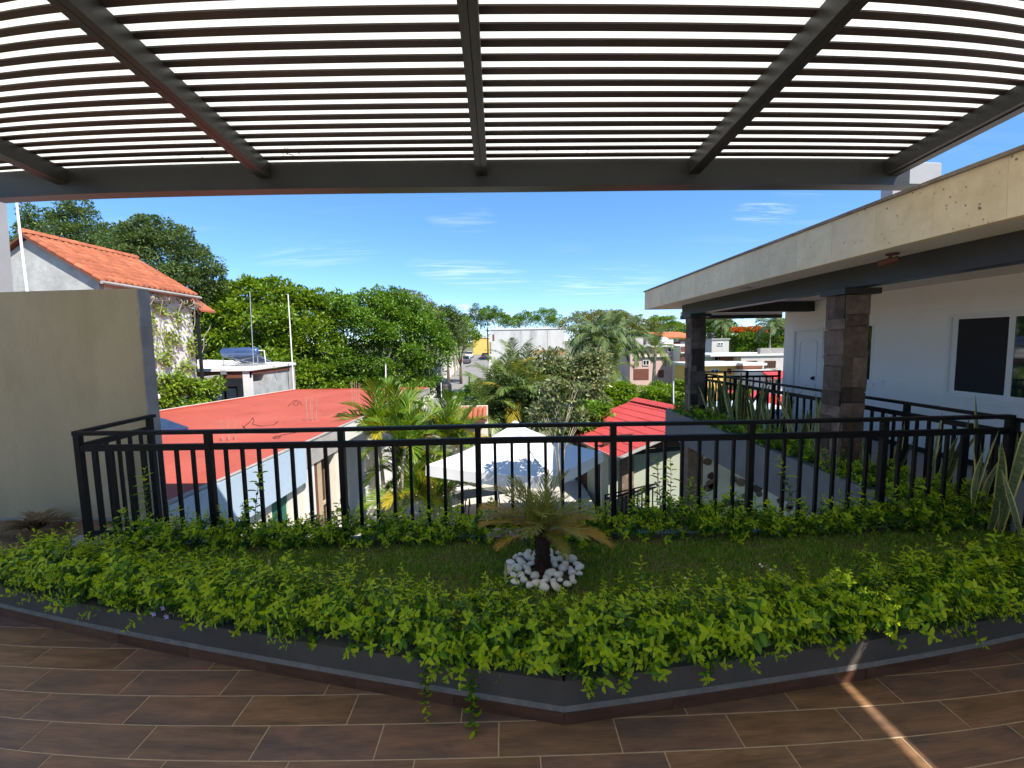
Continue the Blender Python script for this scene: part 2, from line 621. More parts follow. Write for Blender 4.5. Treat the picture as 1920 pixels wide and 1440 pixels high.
m_pink = M('pink_wall_paint', (0.55, 0.38, 0.34), 0.9, 0.08, 0.8, stain=(0.38, 0.27, 0.24), stain_amt=0.6, stain_scale=0.6)
m_block = M('grey_block_wall', (0.5, 0.47, 0.43), 0.9, 0.1, 1.0, stain=(0.36, 0.33, 0.3), stain_amt=0.5)
m_brickr = M('brick_red_wall', (0.42, 0.18, 0.11), 0.9, 0.15, 1.5)
m_redpaint = M('red_paint', (0.55, 0.05, 0.045), 0.6, 0.08, 2)
m_orange = M('orange_roof', (0.52, 0.15, 0.06), 0.85, 0.15, 2)
m_ugly = M('tank_black', (0.02, 0.02, 0.022), 0.5, 0.1, 3)
m_stake = M('bamboo_stake', (0.5, 0.4, 0.22), 0.8, 0.15, 9)
m_rust = M('rusty_bar', (0.36, 0.22, 0.18), 0.8, 0.3, 9)
m_panelblue = M('solar_cell', (0.02, 0.05, 0.16), 0.15, 0.1, 3, spec=0.6)
m_heater = M('heater_tank_steel', (0.10, 0.16, 0.32), 0.22, 0.05, 3, metal=0.6)
m_straw = M('dry_straw', (0.2, 0.13, 0.05), 0.9, 0.3, 20)


def glass_mat(name, tint=(0.02, 0.035, 0.03), rough=0.03, spec=0.8):
    m, t, p = new_mat(name)
    p.inputs['Base Color'].default_value = col4(tint)
    p.inputs['Roughness'].default_value = rough
    p.inputs['Specular IOR Level'].default_value = spec
    p.inputs['IOR'].default_value = 1.6
    return m


m_glass = glass_mat('window_glass')
m_glass2 = glass_mat('dark_window_glass', (0.015, 0.017, 0.02), 0.08)
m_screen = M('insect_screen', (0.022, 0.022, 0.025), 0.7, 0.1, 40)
m_carglass = glass_mat('car_glass', (0.01, 0.012, 0.015), 0.05)


def wood_tile_mat():
    """glazed wood-look tile: long grain along x, blotches of grey, red and tan, each tile its own cut"""
    m, t, p = new_mat('wood_look_tile')
    n, l = t.nodes, t.links
    co, oi = n.new('ShaderNodeTexCoord'), n.new('ShaderNodeObjectInfo')
    sh = n.new('ShaderNodeVectorMath')
    sh.operation = 'SCALE'
    sh.inputs[0].default_value = (13.0, 29.0, 7.0)
    l.new(oi.outputs['Random'], sh.inputs['Scale'])
    ad = n.new('ShaderNodeVectorMath')
    l.new(co.outputs['Object'], ad.inputs[0])
    l.new(sh.outputs[0], ad.inputs[1])
    outs = []
    for sc_, s, d in (((1.3, 8, 1), 2.2, 6), ((2.0, 42, 1), 4.0, 8), ((1.0, 3.2, 1), 2.6, 3)):
        mpn = n.new('ShaderNodeMapping')
        mpn.inputs['Scale'].default_value = sc_
        l.new(ad.outputs[0], mpn.inputs[0])
        nz = n.new('ShaderNodeTexNoise')
        nz.inputs['Scale'].default_value = s
        nz.inputs['Detail'].default_value = d
        nz.inputs['Roughness'].default_value = 0.65
        nz.inputs['Distortion'].default_value = 0.4
        l.new(mpn.outputs[0], nz.inputs[0])
        outs.append(nz.outputs[0])
    r1 = n.new('ShaderNodeValToRGB')
    e = r1.color_ramp.elements
    e[0].position, e[0].color = 0.3, (0.115, 0.06, 0.03, 1)
    e[1].position, e[1].color = 0.72, (0.35, 0.185, 0.095, 1)
    x = e.new(0.5)
    x.color = (0.215, 0.118, 0.058, 1)
    l.new(outs[0], r1.inputs[0])
    r3 = n.new('ShaderNodeValToRGB')
    e = r3.color_ramp.elements
    e[0].position, e[0].color = 0.32, (0.085, 0.07, 0.065, 1)
    e[1].position, e[1].color = 0.7, (0.30, 0.15, 0.09, 1)
    l.new(outs[2], r3.inputs[0])
    m1 = n.new('ShaderNodeMix')
    m1.data_type = 'RGBA'
    mr = n.new('ShaderNodeMapRange')
    mr.inputs['To Min'].default_value = 0.0
    mr.inputs['To Max'].default_value = 0.85
    l.new(oi.outputs['Random'], mr.inputs[0])
    l.new(mr.outputs[0], m1.inputs['Factor'])
    l.new(r1.outputs[0], m1.inputs['A'])
    l.new(r3.outputs[0], m1.inputs['B'])
    hs = n.new('ShaderNodeHueSaturation')
    mr2 = n.new('ShaderNodeMapRange')
    mr2.inputs['From Min'].default_value = 0.3
    mr2.inputs['From Max'].default_value = 0.7
    mr2.inputs['To Min'].default_value = 0.72
    mr2.inputs['To Max'].default_value = 1.2
    l.new(outs[1], mr2.inputs[0])
    l.new(mr2.outputs[0], hs.inputs['Value'])
    l.new(m1.outputs['Result'], hs.inputs['Color'])
    l.new(hs.outputs[0], p.inputs['Base Color'])
    p.inputs['Roughness'].default_value = 0.42
    p.inputs['Specular IOR Level'].default_value = 0.4
    bp = n.new('ShaderNodeBump')
    bp.inputs['Strength'].default_value = 0.12
    bp.inputs['Distance'].default_value = 0.004
    l.new(outs[1], bp.inputs['Height'])
    l.new(bp.outputs[0], p.inputs['Normal'])
    return m


m_woodtile = wood_tile_mat()
m_skirt = M('dark_wood_skirting', (0.115, 0.052, 0.03), 0.5, 0.3, 4, 0.05, 40, stretch=(1, 6, 6), objvar=0.2)


def cantera_mat():
    """cream quarry stone with small dark pits and rust coloured blots"""
    m, t, p = new_mat('cream_quarry_stone')
    n, l = t.nodes, t.links
    co, oi = n.new('ShaderNodeTexCoord'), n.new('ShaderNodeObjectInfo')
    sh = n.new('ShaderNodeVectorMath')
    sh.operation = 'SCALE'
    sh.inputs[0].default_value = (13.0, 29.0, 7.0)
    l.new(oi.outputs['Random'], sh.inputs['Scale'])
    ad = n.new('ShaderNodeVectorMath')
    l.new(co.outputs['Object'], ad.inputs[0])
    l.new(sh.outputs[0], ad.inputs[1])
    nz = n.new('ShaderNodeTexNoise')
    nz.inputs['Scale'].default_value = 5
    nz.inputs['Detail'].default_value = 8
    nz.inputs['Roughness'].default_value = 0.7
    l.new(ad.outputs[0], nz.inputs[0])
    r1 = n.new('ShaderNodeValToRGB')
    e = r1.color_ramp.elements
    e[0].position, e[0].color = 0.3, (0.72, 0.57, 0.36, 1)
    e[1].position, e[1].color = 0.7, (0.87, 0.73, 0.5, 1)
    l.new(nz.outputs[0], r1.inputs[0])
    vo = n.new('ShaderNodeTexVoronoi')
    vo.inputs['Scale'].default_value = 17
    l.new(ad.outputs[0], vo.inputs[0])
    nz2 = n.new('ShaderNodeTexNoise')
    nz2.inputs['Scale'].default_value = 3.5
    l.new(ad.outputs[0], nz2.inputs[0])
    ms = n.new('ShaderNodeMath')
    ms.operation = 'MULTIPLY_ADD'
    l.new(nz2.outputs[0], ms.inputs[0])
    ms.inputs[1].default_value = 0.42
    ms.inputs[2].default_value = -0.085
    lt = n.new('ShaderNodeMath')
    lt.operation = 'SUBTRACT'
    l.new(ms.outputs[0], lt.inputs[0])
    l.new(vo.outputs['Distance'], lt.inputs[1])
    sm = n.new('ShaderNodeMath')
    sm.operation = 'MULTIPLY'
    sm.use_clamp = True
    sm.inputs[1].default_value = 11
    l.new(lt.outputs[0], sm.inputs[0])
    mx = n.new('ShaderNodeMix')
    mx.data_type = 'RGBA'
    l.new(sm.outputs[0], mx.inputs['Factor'])
    l.new(r1.outputs[0], mx.inputs['A'])
    mx.inputs['B'].default_value = (0.24, 0.17, 0.11, 1)
    hs = n.new('ShaderNodeHueSaturation')
    mr = n.new('ShaderNodeMapRange')
    mr.inputs['To Min'].default_value = 0.93
    mr.inputs['To Max'].default_value = 1.06
    l.new(oi.outputs['Random'], mr.inputs[0])
    l.new(mr.outputs[0], hs.inputs['Value'])
    l.new(mx.outputs['Result'], hs.inputs['Color'])
    l.new(hs.outputs[0], p.inputs['Base Color'])
    p.inputs['Roughness'].default_value = 0.9
    bp = n.new('ShaderNodeBump')
    bp.inputs['Strength'].default_value = 0.5
    bp.inputs['Distance'].default_value = 0.01
    bp.invert = True
    l.new(sm.outputs[0], bp.inputs['Height'])
    l.new(bp.outputs[0], p.inputs['Normal'])
    return m


m_cantera = cantera_mat()


def sheet_mat(name, col, trans, rough=0.6):
    """thin plastic or fabric: scatters part of the light back, lets part through"""
    m, t, p = new_mat(name)
    n, l = t.nodes, t.links
    co = n.new('ShaderNodeTexCoord')
    nz = n.new('ShaderNodeTexNoise')
    nz.inputs['Scale'].default_value = 1.3
    nz.inputs['Detail'].default_value = 7
    l.new(co.outputs['Object'], nz.inputs[0])
    rp = n.new('ShaderNodeValToRGB')
    rp.color_ramp.elements[0].position = 0.3
    rp.color_ramp.elements[0].color = col4(tuple(c * 0.93 for c in col))
    rp.color_ramp.elements[1].color = col4(col)
    rp.color_ramp.elements[1].position = 0.6
    l.new(nz.outputs[0], rp.inputs[0])
    l.new(rp.outputs[0], p.inputs['Base Color'])
    p.inputs['Roughness'].default_value = rough
    p.inputs['Specular IOR Level'].default_value = 0.2
    tr = n.new('ShaderNodeBsdfTranslucent')
    l.new(rp.outputs[0], tr.inputs[0])
    ms = n.new('ShaderNodeMixShader')
    ms.inputs[0].default_value = trans
    l.new(p.outputs[0], ms.inputs[1])
    l.new(tr.outputs[0], ms.inputs[2])
    l.new(ms.outputs[0], n['Material Output'].inputs[0])
    return m


m_sheet = sheet_mat('opal_roof_sheet', (0.97, 0.955, 0.89), 0.8)
m_tent = sheet_mat('white_canopy_fabric', (0.80, 0.80, 0.81), 0.12, 0.8)

# ================================================================== SETTING
# ------------------------------------------------------------------ ground far and near


def ground_z(y):
    return float(np.interp(y, [-60, 22, 42, 60, 95, 120, 300, 1500, 3000],
                           [-4.4, -4.4, -3.25, -2.45, -1.35, -0.6, 3.5, 16, 30]))


xs = np.unique(np.concatenate([np.linspace(-2500, 2500, 41), np.linspace(-120, 120, 41)]))
ys = np.unique(np.concatenate([np.linspace(-400, 3000, 41), np.linspace(-20, 140, 41)]))
gv = [(x, y, ground_z(y) - 0.02 + 0.0008 * abs(x)) for y in ys for x in xs]
nx = len(xs)
gf = [(j * nx + i, j * nx + i + 1, (j + 1) * nx + i + 1, (j + 1) * nx + i) for j in range(len(ys) - 1) for i in range(nx - 1)]
gb = MB()
gb.add(gv, gf)
tag(gb.build('ground', m_ground, smooth=True), kind='structure')
G = -3.85
tag(MB().box(-4.6, 3.05, 3.0, 19.5, G - 0.9, G).build('courtyard_pavement', m_pave), kind='structure')
G2 = -4.3
tag(MB().box(3.06, 14, 8.0, 23.5, G2 - 0.06, G2).build('garden_lawn', m_lawn), kind='structure')
# the street that climbs away from the house
rb = MB()
ry = [34, 42, 50, 60, 75, 95, 118]
cl_ = [atz(px, py, ground_z(y)) for (px, py), y in zip([(872, 775), (858, 745), (872, 720), (878, 705), (885, 688), (895, 674), (900, 665)], ry)]
rx = [-4.3, -4.6, -4.9, -5.1, -5.6, -6.2, -7.0]
for i in range(len(ry) - 1):
    a, b = (rx[i], ry[i]), (rx[i + 1], ry[i + 1])
    za, zb = ground_z(a[1]) + 0.03, ground_z(b[1]) + 0.03
    rb.slab([(a[0] - 2.6, a[1], za), (a[0] + 2.6, a[1], za), (b[0] + 2.6, b[1], zb), (b[0] - 2.6, b[1], zb)], 0.2)
tag(rb.build('street', m_road), kind='structure')
kb = MB()
for i in range(len(ry) - 1):
    for s in (-1, 1):
        kb.beam((rx[i] + s * 3.0, ry[i], ground_z(ry[i]) + 0.08), (rx[i + 1] + s * 3.0, ry[i + 1], ground_z(ry[i + 1]) + 0.08), 0.9, 0.2)
tag(kb.build('pavement', m_pave), kind='structure')

# ------------------------------------------------------------------ terrace floor with wood-look tiles
TL, TW = 0.55, 0.18366
TY4 = 1.05877 * H
fl = MB().box(-9, -3.6, -7, 4.6, -0.42, -0.0025).box(-3.6, 4.3, -7, 3.62, -0.42, -0.0025).build('terrace_floor', m_grout)
tag(fl, kind='structure')
tile_me = MB().bevel_box(-TL / 2 + 0.003, TL / 2 - 0.003, -TW / 2 + 0.003, TW / 2 - 0.003, -0.008, 0.0, 0.0012).mesh('floor_tile', m_woodtile)


def front_y(x):                    # outer face of the front planter wall
    return 1.871 + (0.251 - x) * 0.2349 if x < 0.251 else 1.871 + (x - 0.251) * 0.1220


rnd = random.Random(4)
for b in range(-12, 6):
    y = TY4 + (1.5 - b) * TW
    off = -1.25586 * H + (b - 2) * TL / 3
    for i in range(-14, 12):
        x = off + (i + 0.5) * TL
        if x < -6.8 or x > 4.0 or y < 1.1 or y > 4.45:
            continue
        if -3.55 < x < 4.4 and y - TW / 2 > front_y(min(max(x, -3.5), 4)) + 0.35:
            continue
        if x + TL / 2 > -3.62 and y > 2.95:
            continue
        inst('tile', tile_me, fl, (x, y, 0))

# ------------------------------------------------------------------ planter that carries lawn and hedges
PL, PC, PR = (-3.70, front_y(-3.70)), (0.251, 1.871), (4.38, front_y(4.38))
PZ = 0.215
planter = thing('planter', 'long angled grey planter with brown tile skirting holding lawn and hedges', 'planter', (0, 0, 0))
for p, q in ((PL, PC), (PC, PR)):
    d = Vector((q[0] - p[0], q[1] - p[1], 0)).normalized()
    nn = Vector((-d.y, d.x, 0))
    w = MB()
    a, b_ = Vector((p[0], p[1], 0)), Vector((q[0], q[1], 0))
    i0 = nn * 0.012
    o0 = nn * 0.13
    w.prism([(a + i0)[:2], (b_ + i0)[:2], (b_ + o0)[:2], (a + o0)[:2]], 0.0, PZ)
    w.build('front_wall', m_wallgrey, planter)
    mo = MB()
    mo.add([a + i0 * 0.25 + Vector((0, 0, 0.064)), b_ + i0 * 0.25 + Vector((0, 0, 0.064)), b_ + i0 * 0.9 + Vector((0, 0, 0.088)), a + i0 * 0.9 + Vector((0, 0, 0.088)),
            a + i0 * 1.5 + Vector((0, 0, 0.064)), b_ + i0 * 1.5 + Vector((0, 0, 0.064)), b_ + i0 * 1.5 + Vector((0, 0, 0.088)), a + i0 * 1.5 + Vector((0, 0, 0.088))],
           [(0, 1, 2, 3), (3, 2, 6, 7), (0, 4, 5, 1), (4, 7, 6, 5), (0, 3, 7, 4), (1, 5, 6, 2)])
    mo.build('mortar_bead', m_mortar, planter)
    Ltot = (b_ - a).length
    start_from_b = (p is PL)
    k, s = 0, 0.0
    while s < Ltot - 0.02:
        e = min(s + 0.55, Ltot)
        s0, s1 = (Ltot - e, Ltot - s) if start_from_b else (s, e)
        pa, pb = a + d * (s0 + 0.0015), a + d * (s1 - 0.0015)
        sk = MB()
        sk.prism([pa[:2], pb[:2], (pb + nn * 0.0115)[:2], (pa + nn * 0.0115)[:2]], 0.0005, 0.064)
        sk.build('skirting_tile', m_skirt, planter)
        s = e
MB().box(-3.74, -3.60, PL[1] + 0.02, 3.63, 0.0, 0.205).build('side_kerb', m_curb, planter)
MB().box(-3.595, 3.86, 3.53, 3.64, -0.42, 0.16).build('back_kerb', m_curb, planter)
soil = MB()
soil.prism([(-3.6, PL[1] + 0.12), (0.251, 1.99), (4.36, PR[1] + 0.12), (4.36, 3.528), (-3.6, 3.528)], 0.02, 0.17)
soil.build('soil', m_soil, planter)

# ------------------------------------------------------------------ olive wall and grey column on the left
ow = thing('garden_wall', 'tall olive beige rendered wall closing the terrace on the left', 'wall', (-6, 4.5, 0))
MB().box(-9, -3.76, 4.49, 4.64, 0, 2.435).build('wall_panel', m_olive, ow, (6, -4.5, 0))
MB().box(-3.76, -3.745, 4.492, 4.64, 0, 2.435).build('wall_end', m_rawend, ow, (6, -4.5, 0))
MB().box(-9, -3.76, 4.465, 4.489, 0, 0.022).build('base_joint', m_curb, ow, (6, -4.5, 0))
cg = MB().box(-6.4, -5.76, 4.68, 5.1, 2.50, 3.7)
cg.box(-6.42, -5.75, 4.67, 5.11, 0.0, 2.50)
tag(cg.build('column', [m_colgrey]), 'pale grey square column rising behind the olive wall', 'column')

# ------------------------------------------------------------------ pergola overhead
YP = 4.05
SL = 0.078


def pz(z, y):                        # height in the sloping pergola roof
    return z - SL * (y - YP)


ZS = H + 0.41 * YP                   # underside of the slats at the front beam
ZB = H + 0.377 * YP                  # underside of the beams there
pg = thing('pergola', 'dark steel pergola with slats and white sheet above the terrace', 'pergola', (0, YP, 0))
pofs = (0, -YP, 0)
YR = -1.8  # unseen rear end, cut short so sunlit floor behind bounces more light
for xr in (-0.9897, -0.52744, -0.0461, 0.43131, 0.8771 + 0.0125):
    x1 = xr * YP
    bm = MB()
    for s in (-0.0265, 0.0265):
        vs = []
        for y in (YP - 0.002, YR):
            x = x1 - 0.017 * (y - YP) + s
            for dx, z in ((-0.0245, ZB), (0.0245, ZB), (0.0245, ZS + 0.002), (-0.0245, ZS + 0.002)):
                vs.append((x + dx, y, pz(z, y)))
        bm.add(vs, [(0, 1, 2, 3), (7, 6, 5, 4), (0, 4, 5, 1), (1, 5, 6, 2), (2, 6, 7, 3), (3, 7, 4, 0)])
    bm.build('beam', m_steel, pg, pofs)
xe = 0.9 * YP
fb = MB()
fb.box(-4.75, 3.80, YP, YP + 0.09, H + 0.357 * YP, ZS + 0.01)
fb.build('front_beam', m_steel, pg, pofs)
MB().box(-4.75, 3.95, YP - 0.012, YP + 0.14, H + 0.3535 * YP, H + 0.3568 * YP).build('front_flange', m_steel, pg, pofs)
# slats: one mesh, copied; they follow the slope
sm_ = MB()
sm_.box(-4.7, 3.66, -0.0275, 0.0275, 0.0, 0.011)
slat_me = sm_.mesh('slat', m_slat)
ysl = 2.717 + 0.067 + 0.025
k = -60
for k in range(-60, 12):
    y = ysl + 0.117 * k
    if y < YR or y > YP - 0.03:
        continue
    inst('slat', slat_me, pg, (-0.017 * (y - YP), y - YP, pz(ZS + 0.0025, y)), (-math.atan(SL), 0, 0))
rs = MB()
q = []
for x, y in ((-4.8, YR), (3.74, YR), (3.66, YP + 0.12), (-4.8, YP + 0.12)):
    q.append((x, y, pz(ZS + 0.019, y)))
rs.slab(q, 0.004)
rs.build('roof_sheet', m_sheet, pg, pofs)
# edge flashing along the right side
ef = MB()
q = []
for x, y in ((3.68, YR), (3.755, YR), (3.68, YP + 0.05), (3.60, YP + 0.05)):
    q.append((x, y, pz(ZB - 0.004, y)))
ef.slab(q, 0.006)
ef.build('edge_flashing', m_steel, pg, pofs)

# ------------------------------------------------------------------ railings


def railing(name, label, p, q, posts, nbal, z0, ztop, group=None, rail_w=0.05):
    """posts: fractions along p->q; nbal balusters in each bay"""
    p, q = Vector((p[0], p[1], 0)), Vector((q[0], q[1], 0))
    d = (q - p)
    L = d.length
    d.normalize()
    rz = math.atan2(d.y, d.x)
    t = thing(name, label, 'railing', p, rz, group)
    post = MB().box(-0.024, 0.024, -0.024, 0.024, z0, ztop - 0.03).mesh('post', m_rail)
    bal = MB().box(-0.0125, 0.0125, -0.0125, 0.0125, z0 + 0.08, ztop - 0.165).mesh('baluster', m_rail)
    MB().box(-0.026, L + 0.026, -0.029, 0.029, ztop - 0.03, ztop).build('top_rail', m_rail, t)
    MB().box(0.024, L - 0.024, -0.02, 0.02, ztop - 0.166, ztop - 0.115).build('middle_rail', m_rail, t)
    MB().box(0.024, L - 0.024, -0.0195, 0.0195, z0 + 0.055, z0 + 0.085).build('bottom_rail', m_rail, t)
    for f in posts:
        inst('post', post, t, (f * L, 0, 0))
    for a, b in zip(posts[:-1], posts[1:]):
        n = nbal if nbal else max(1, round((b - a) * L / 0.145) - 1)
        for k in range(n):
            inst('baluster', bal, t, ((a + (b - a) * (k + 1) / (n + 1)) * L, 0, 0))
    return t


px_ = [-3.59, -2.485, -1.382, -0.245, 0.906, 2.075, 3.238, 4.40]
Lr = px_[-1] - px_[0]
railing('balcony_railing', 'long black steel railing across the far edge of the lawn', (px_[0], 3.56), (px_[-1], 3.56),
        [(x - px_[0]) / Lr for x in px_], 7, 0.185, 1.135)
railing('balcony_railing', 'short black railing return meeting the olive wall', (-3.64, 3.61), (-3.70, 4.47), [0.0, 0.965], 5, 0.0, 1.135)
cy = [2.3, 3.56, 4.63, 5.85, 7.05, 8.25, 9.45, 10.2]
Lc = cy[-1] - cy[0]
railing('balcony_railing', 'black railing along the corridor of the white house', (4.46, cy[0]), (4.46, cy[-1]),
        [(y - cy[0]) / Lc for y in cy], 7, 0.10, 1.105)
railing('balcony_railing', 'black railing closing the far end of the white house corridor', (4.52, 10.2), (6.58, 10.2),
        [0.0, 0.36, 0.62, 1.0], 0, 0.0, 1.10)

# ================================================================== WHITE HOUSE ON THE RIGHT
hs = thing('white_house', 'white single storey house with cream stone fascia and stone columns', 'house', (6.6, 6, 0))
HO = (-6.6, -6, 0)


def hb(name, mb, mat, parent=None, smooth=False):
    if parent is None:
        return mb.build(name, mat, hs, HO, smooth)
    return mb.build(name, mat, parent, None, smooth)


# roof slab, fascia panels and coping stones
hb('roof', MB().box(3.56, 12.5, -3, 10.70, 2.632, 3.04), m_soffit)
yy = 10.75
roof = hs.children[0]
pm = MB().bevel_box(0, 0.43, 0, 0.5565, 0, 0.068, 0.002)      # panel lies flat, turned upright below
pan_me = bpy.data.meshes.new('stone_panel')
v = [(-z, y, x) for x, y, z in pm.v]
pan_me.from_pydata(v, [], pm.f)
pan_me.materials.append(m_cantera)
while yy > 1.5:
    inst('stone_panel', pan_me, hs, (3.558 - 6.6, yy - 0.558 - 6, 2.625))
    yy -= 0.558
hb('stone_panel', MB().box(3.49, 3.558, -3, yy - 0.0015, 2.625, 3.055), m_cantera)
x = 3.56
while x < 11:
    hb('stone_panel', MB().box(x, x + 0.555, 10.702, 10.75, 2.625, 3.055), m_cantera)
    x += 0.558
yy = 10.79
rnd = random.Random(7)
while yy > 0.5:
    L = 0.8
    e = rnd.uniform(-0.004, 0.004)
    c = MB().bevel_box(3.468 + e, 3.86, yy - L + 0.002, yy - 0.002, 3.0565, 3.088 + e * 0.5, 0.004)
    hb('coping_stone', c, m_coping)
    yy -= L
hb('coping_stone', MB().box(3.468, 3.86, -3, yy, 3.0565, 3.088), m_coping)
hb('coping_stone', MB().box(3.862, 12.5, 10.40, 10.79, 3.0565, 3.088), m_coping)
hb('roof_membrane', MB().box(3.865, 12.5, -3, 10.395, 3.042, 3.052), m_concrete)
# dark beams
hb('beam', MB().box(4.0, 4.2, -3, 9.72, 2.40, 2.6315), m_steel)
hb('beam', MB().box(4.203, 6.598, 9.12, 9.34, 2.42, 2.6315), m_steel)
zr0, zr1 = aty(1400, 597, 10.2)[2], aty(1400, 590.5, 10.2)[2]
hb('beam', MB().box(4.203, 6.598, 10.2, 10.32, zr0, zr1), m_steel)
hb('roof_trim', MB().box(4.203, 6.598, 10.2, 10.3, zr1 + 0.002, zr1 + 0.09), m_pvc)


def stone_column(y0, y1, z0, z1, seed):
    x0, x1 = 3.96, 4.24
    core = hb('column', MB().box(x0 + 0.03, x1 - 0.03, y0 + 0.03, y1 - 0.03, z0, z1), m_joint)
    r = random.Random(seed)
    for face in range(4):
        z = z0
        while z < z1 - 0.03:
            h = min(r.choice((0.13, 0.18, 0.24, 0.3, 0.36)), z1 - z)
            if z1 - z - h < 0.08:
                h = z1 - z
            n = r.choice((1, 1, 2, 2)) if h < 0.3 else r.choice((1, 2, 2))
            cuts = [0.0] + sorted(r.uniform(0.3, 0.7) for _ in range(n - 1)) + [1.0]
            for a, b in zip(cuts[:-1], cuts[1:]):
                hh = h
                pr = r.uniform(0.0, 0.024)
                g = 0.003
                zz0, zz1 = z + g, z + hh - g
                m = MB()
                xs_ = (x0 + (x1 - x0) * a + g, x0 + (x1 - x0) * b - g)
                ys_ = (y0 + (y1 - y0) * a + g, y0 + (y1 - y0) * b - g)
                if face == 0:
                    m.box(xs_[0], xs_[1], y0 - pr, y0 + 0.032, zz0, zz1)
                elif face == 1:
                    m.box(x0 - pr, x0 + 0.032, ys_[0], ys_[1], zz0, zz1)
                elif face == 2:
                    m.box(xs_[0], xs_[1], y1 - 0.032, y1 + pr, zz0, zz1)
                else:
                    m.box(x1 - 0.032, x1 + pr, ys_[0], ys_[1], zz0, zz1)
                # rough outer corners
                m.v = [(p[0] + r.uniform(-0.009, 0.009), p[1] + r.uniform(-0.009, 0.009), p[2] + r.uniform(-0.004, 0.004)) for p in m.v]
                hb('stone', m, m_stone, core)
            z += h
    return core


stone_column(4.96, 5.26, 0.1, 2.325, 3)
stone_column(9.08, 9.38, 0.1, 2.325, 5)
stone_column(0.9, 1.2, 0.1, 2.325, 6)
for y0 in (4.96, 9.08, 0.9):
    hb('beam_seat', MB().box(3.9, 4.34, y0 - 0.05, y0 + 0.35, 2.328, 2.397), m_steel)

# long white wall with openings
wall = MB()
X0, X1 = 6.6, 6.78
ops = [(4.55, 6.262, 0.955, 2.165), (7.58, 8.35, 1.03, 2.092), (8.83, 9.785, 0.0, 2.07)]
ycur = -3.0
for a, b, zb, zt in ops:
    wall.box(X0, X1, ycur, a, 0, 2.632)
    if zb > 0:
        wall.box(X0, X1, a, b, 0, zb)
    wall.box(X0, X1, a, b, zt, 2.632)
    ycur = b
wall.box(X0, X1, ycur, 10.1, 0, 2.632)
wall.box(X1, 12.4, 9.95, 10.1, 0, 2.632)
hb('wall', wall, m_white)
hb('skirting', MB().box(6.588, 6.598, -3, 8.80, 0.0, 0.085).box(6.588, 6.598, 9.82, 10.09, 0, 0.085), m_dark)
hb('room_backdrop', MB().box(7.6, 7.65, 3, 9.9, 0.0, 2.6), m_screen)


def window(a, b, zb, zt, mull, screen):
    w = MB()
    xi, xo = 6.59, 6.66
    t = 0.045
    w.box(xi, xo, a, a + t, zb, zt).box(xi, xo, b - t, b, zb, zt).box(xi, xo, a + t, b - t, zb, zb + t).box(xi, xo, a + t, b - t, zt - t, zt)
    f = hb('window', w, m_pvc)
    sl = MB()
    c = (a + b) / 2
    s = 0.038
    if mull:
        for (p, q, dx) in ((a + t, c + s, 0.014), (c - s, b - t, 0.038)):
            sl.box(xi + dx, xi + dx + 0.02, p, p + 2 * s, zb + t, zt - t).box(xi + dx, xi + dx + 0.02, q - 2 * s, q, zb + t, zt - t)
            sl.box(xi + dx, xi + dx + 0.02, p + 2 * s, q - 2 * s, zb + t, zb + t + s).box(xi + dx, xi + dx + 0.02, p + 2 * s, q - 2 * s, zt - t - s, zt - t)
        hb('sash', sl, m_pvc, f)
        hb('pane', MB().box(xi + 0.021, xi + 0.027, a + t + 2 * s, c - s, zb + t + s, zt - t - s), m_glass, f)
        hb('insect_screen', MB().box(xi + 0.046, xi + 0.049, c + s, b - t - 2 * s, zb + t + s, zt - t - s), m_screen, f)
        # rolled blind behind the screen
        hb('blind', MB().box(xi + 0.06, xi + 0.09, c + s, b - t, zt - 0.24, zt - t), m_cream, f)
    else:
        hb('pane', MB().box(xi + 0.03, xi + 0.036, a + t, b - t, zb + t, zt - t), m_glass, f)
    hb('sill', MB().box(6.57, 6.60, a - 0.04, b + 0.04, zb - 0.045, zb - 0.003), m_white, f)


window(4.55, 6.262, 0.955, 2.165, True, True)
window(7.58, 8.35, 1.03, 2.092, False, False)
# moulded white door with arched panel
dr = hb('door', MB().box(6.625, 6.665, 8.895, 9.72, 0.012, 2.005), m_pvc)
hb('door_frame', MB().box(6.585, 6.66, 8.83, 8.893, 0, 2.07).box(6.585, 6.66, 9.722, 9.785, 0, 2.07).box(6.585, 6.66, 8.893, 9.722, 2.008, 2.07), m_pvc)
rim = []
yc, hw = 9.3075, 0.27
for i in range(9):
    t = math.pi * i / 8
    rim.append((yc + hw * math.cos(t), 1.74 + 0.075 * math.sin(t)))
rim = [(yc + hw, 0.98)] + rim + [(yc - hw, 0.98)]
pm = MB()
n = len(rim)
for i in range(n):
    a, b = rim[i], rim[(i + 1) % n]
    pm.beam((6.622, a[0], a[1]), (6.622, b[0], b[1]), 0.03, 0.02, (1, 0, 0))
hb('door_panel_moulding', pm, m_pvc, dr)
pm = MB()
rect = [(yc + hw, 0.16), (yc + hw, 0.86), (yc - hw, 0.86), (yc - hw, 0.16)]
for i in range(4):
    a, b = rect[i], rect[(i + 1) % 4]
    pm.beam((6.622, a[0], a[1]), (6.622, b[0], b[1]), 0.03, 0.02, (1, 0, 0))
hb('door_panel_moulding', pm, m_pvc, dr)
hb('door_knob', MB().box(6.612, 6.6249, 9.06, 9.14, 0.95, 1.03).tube([(6.61, 9.10, 0.99), (6.57, 9.10, 0.99)], [0.02, 0.028], 10), m_dark, dr)
hb('wall_socket', MB().bevel_box(6.59, 6.599, 7.325, 7.395, 0.985, 1.10, 0.001), m_pvc)
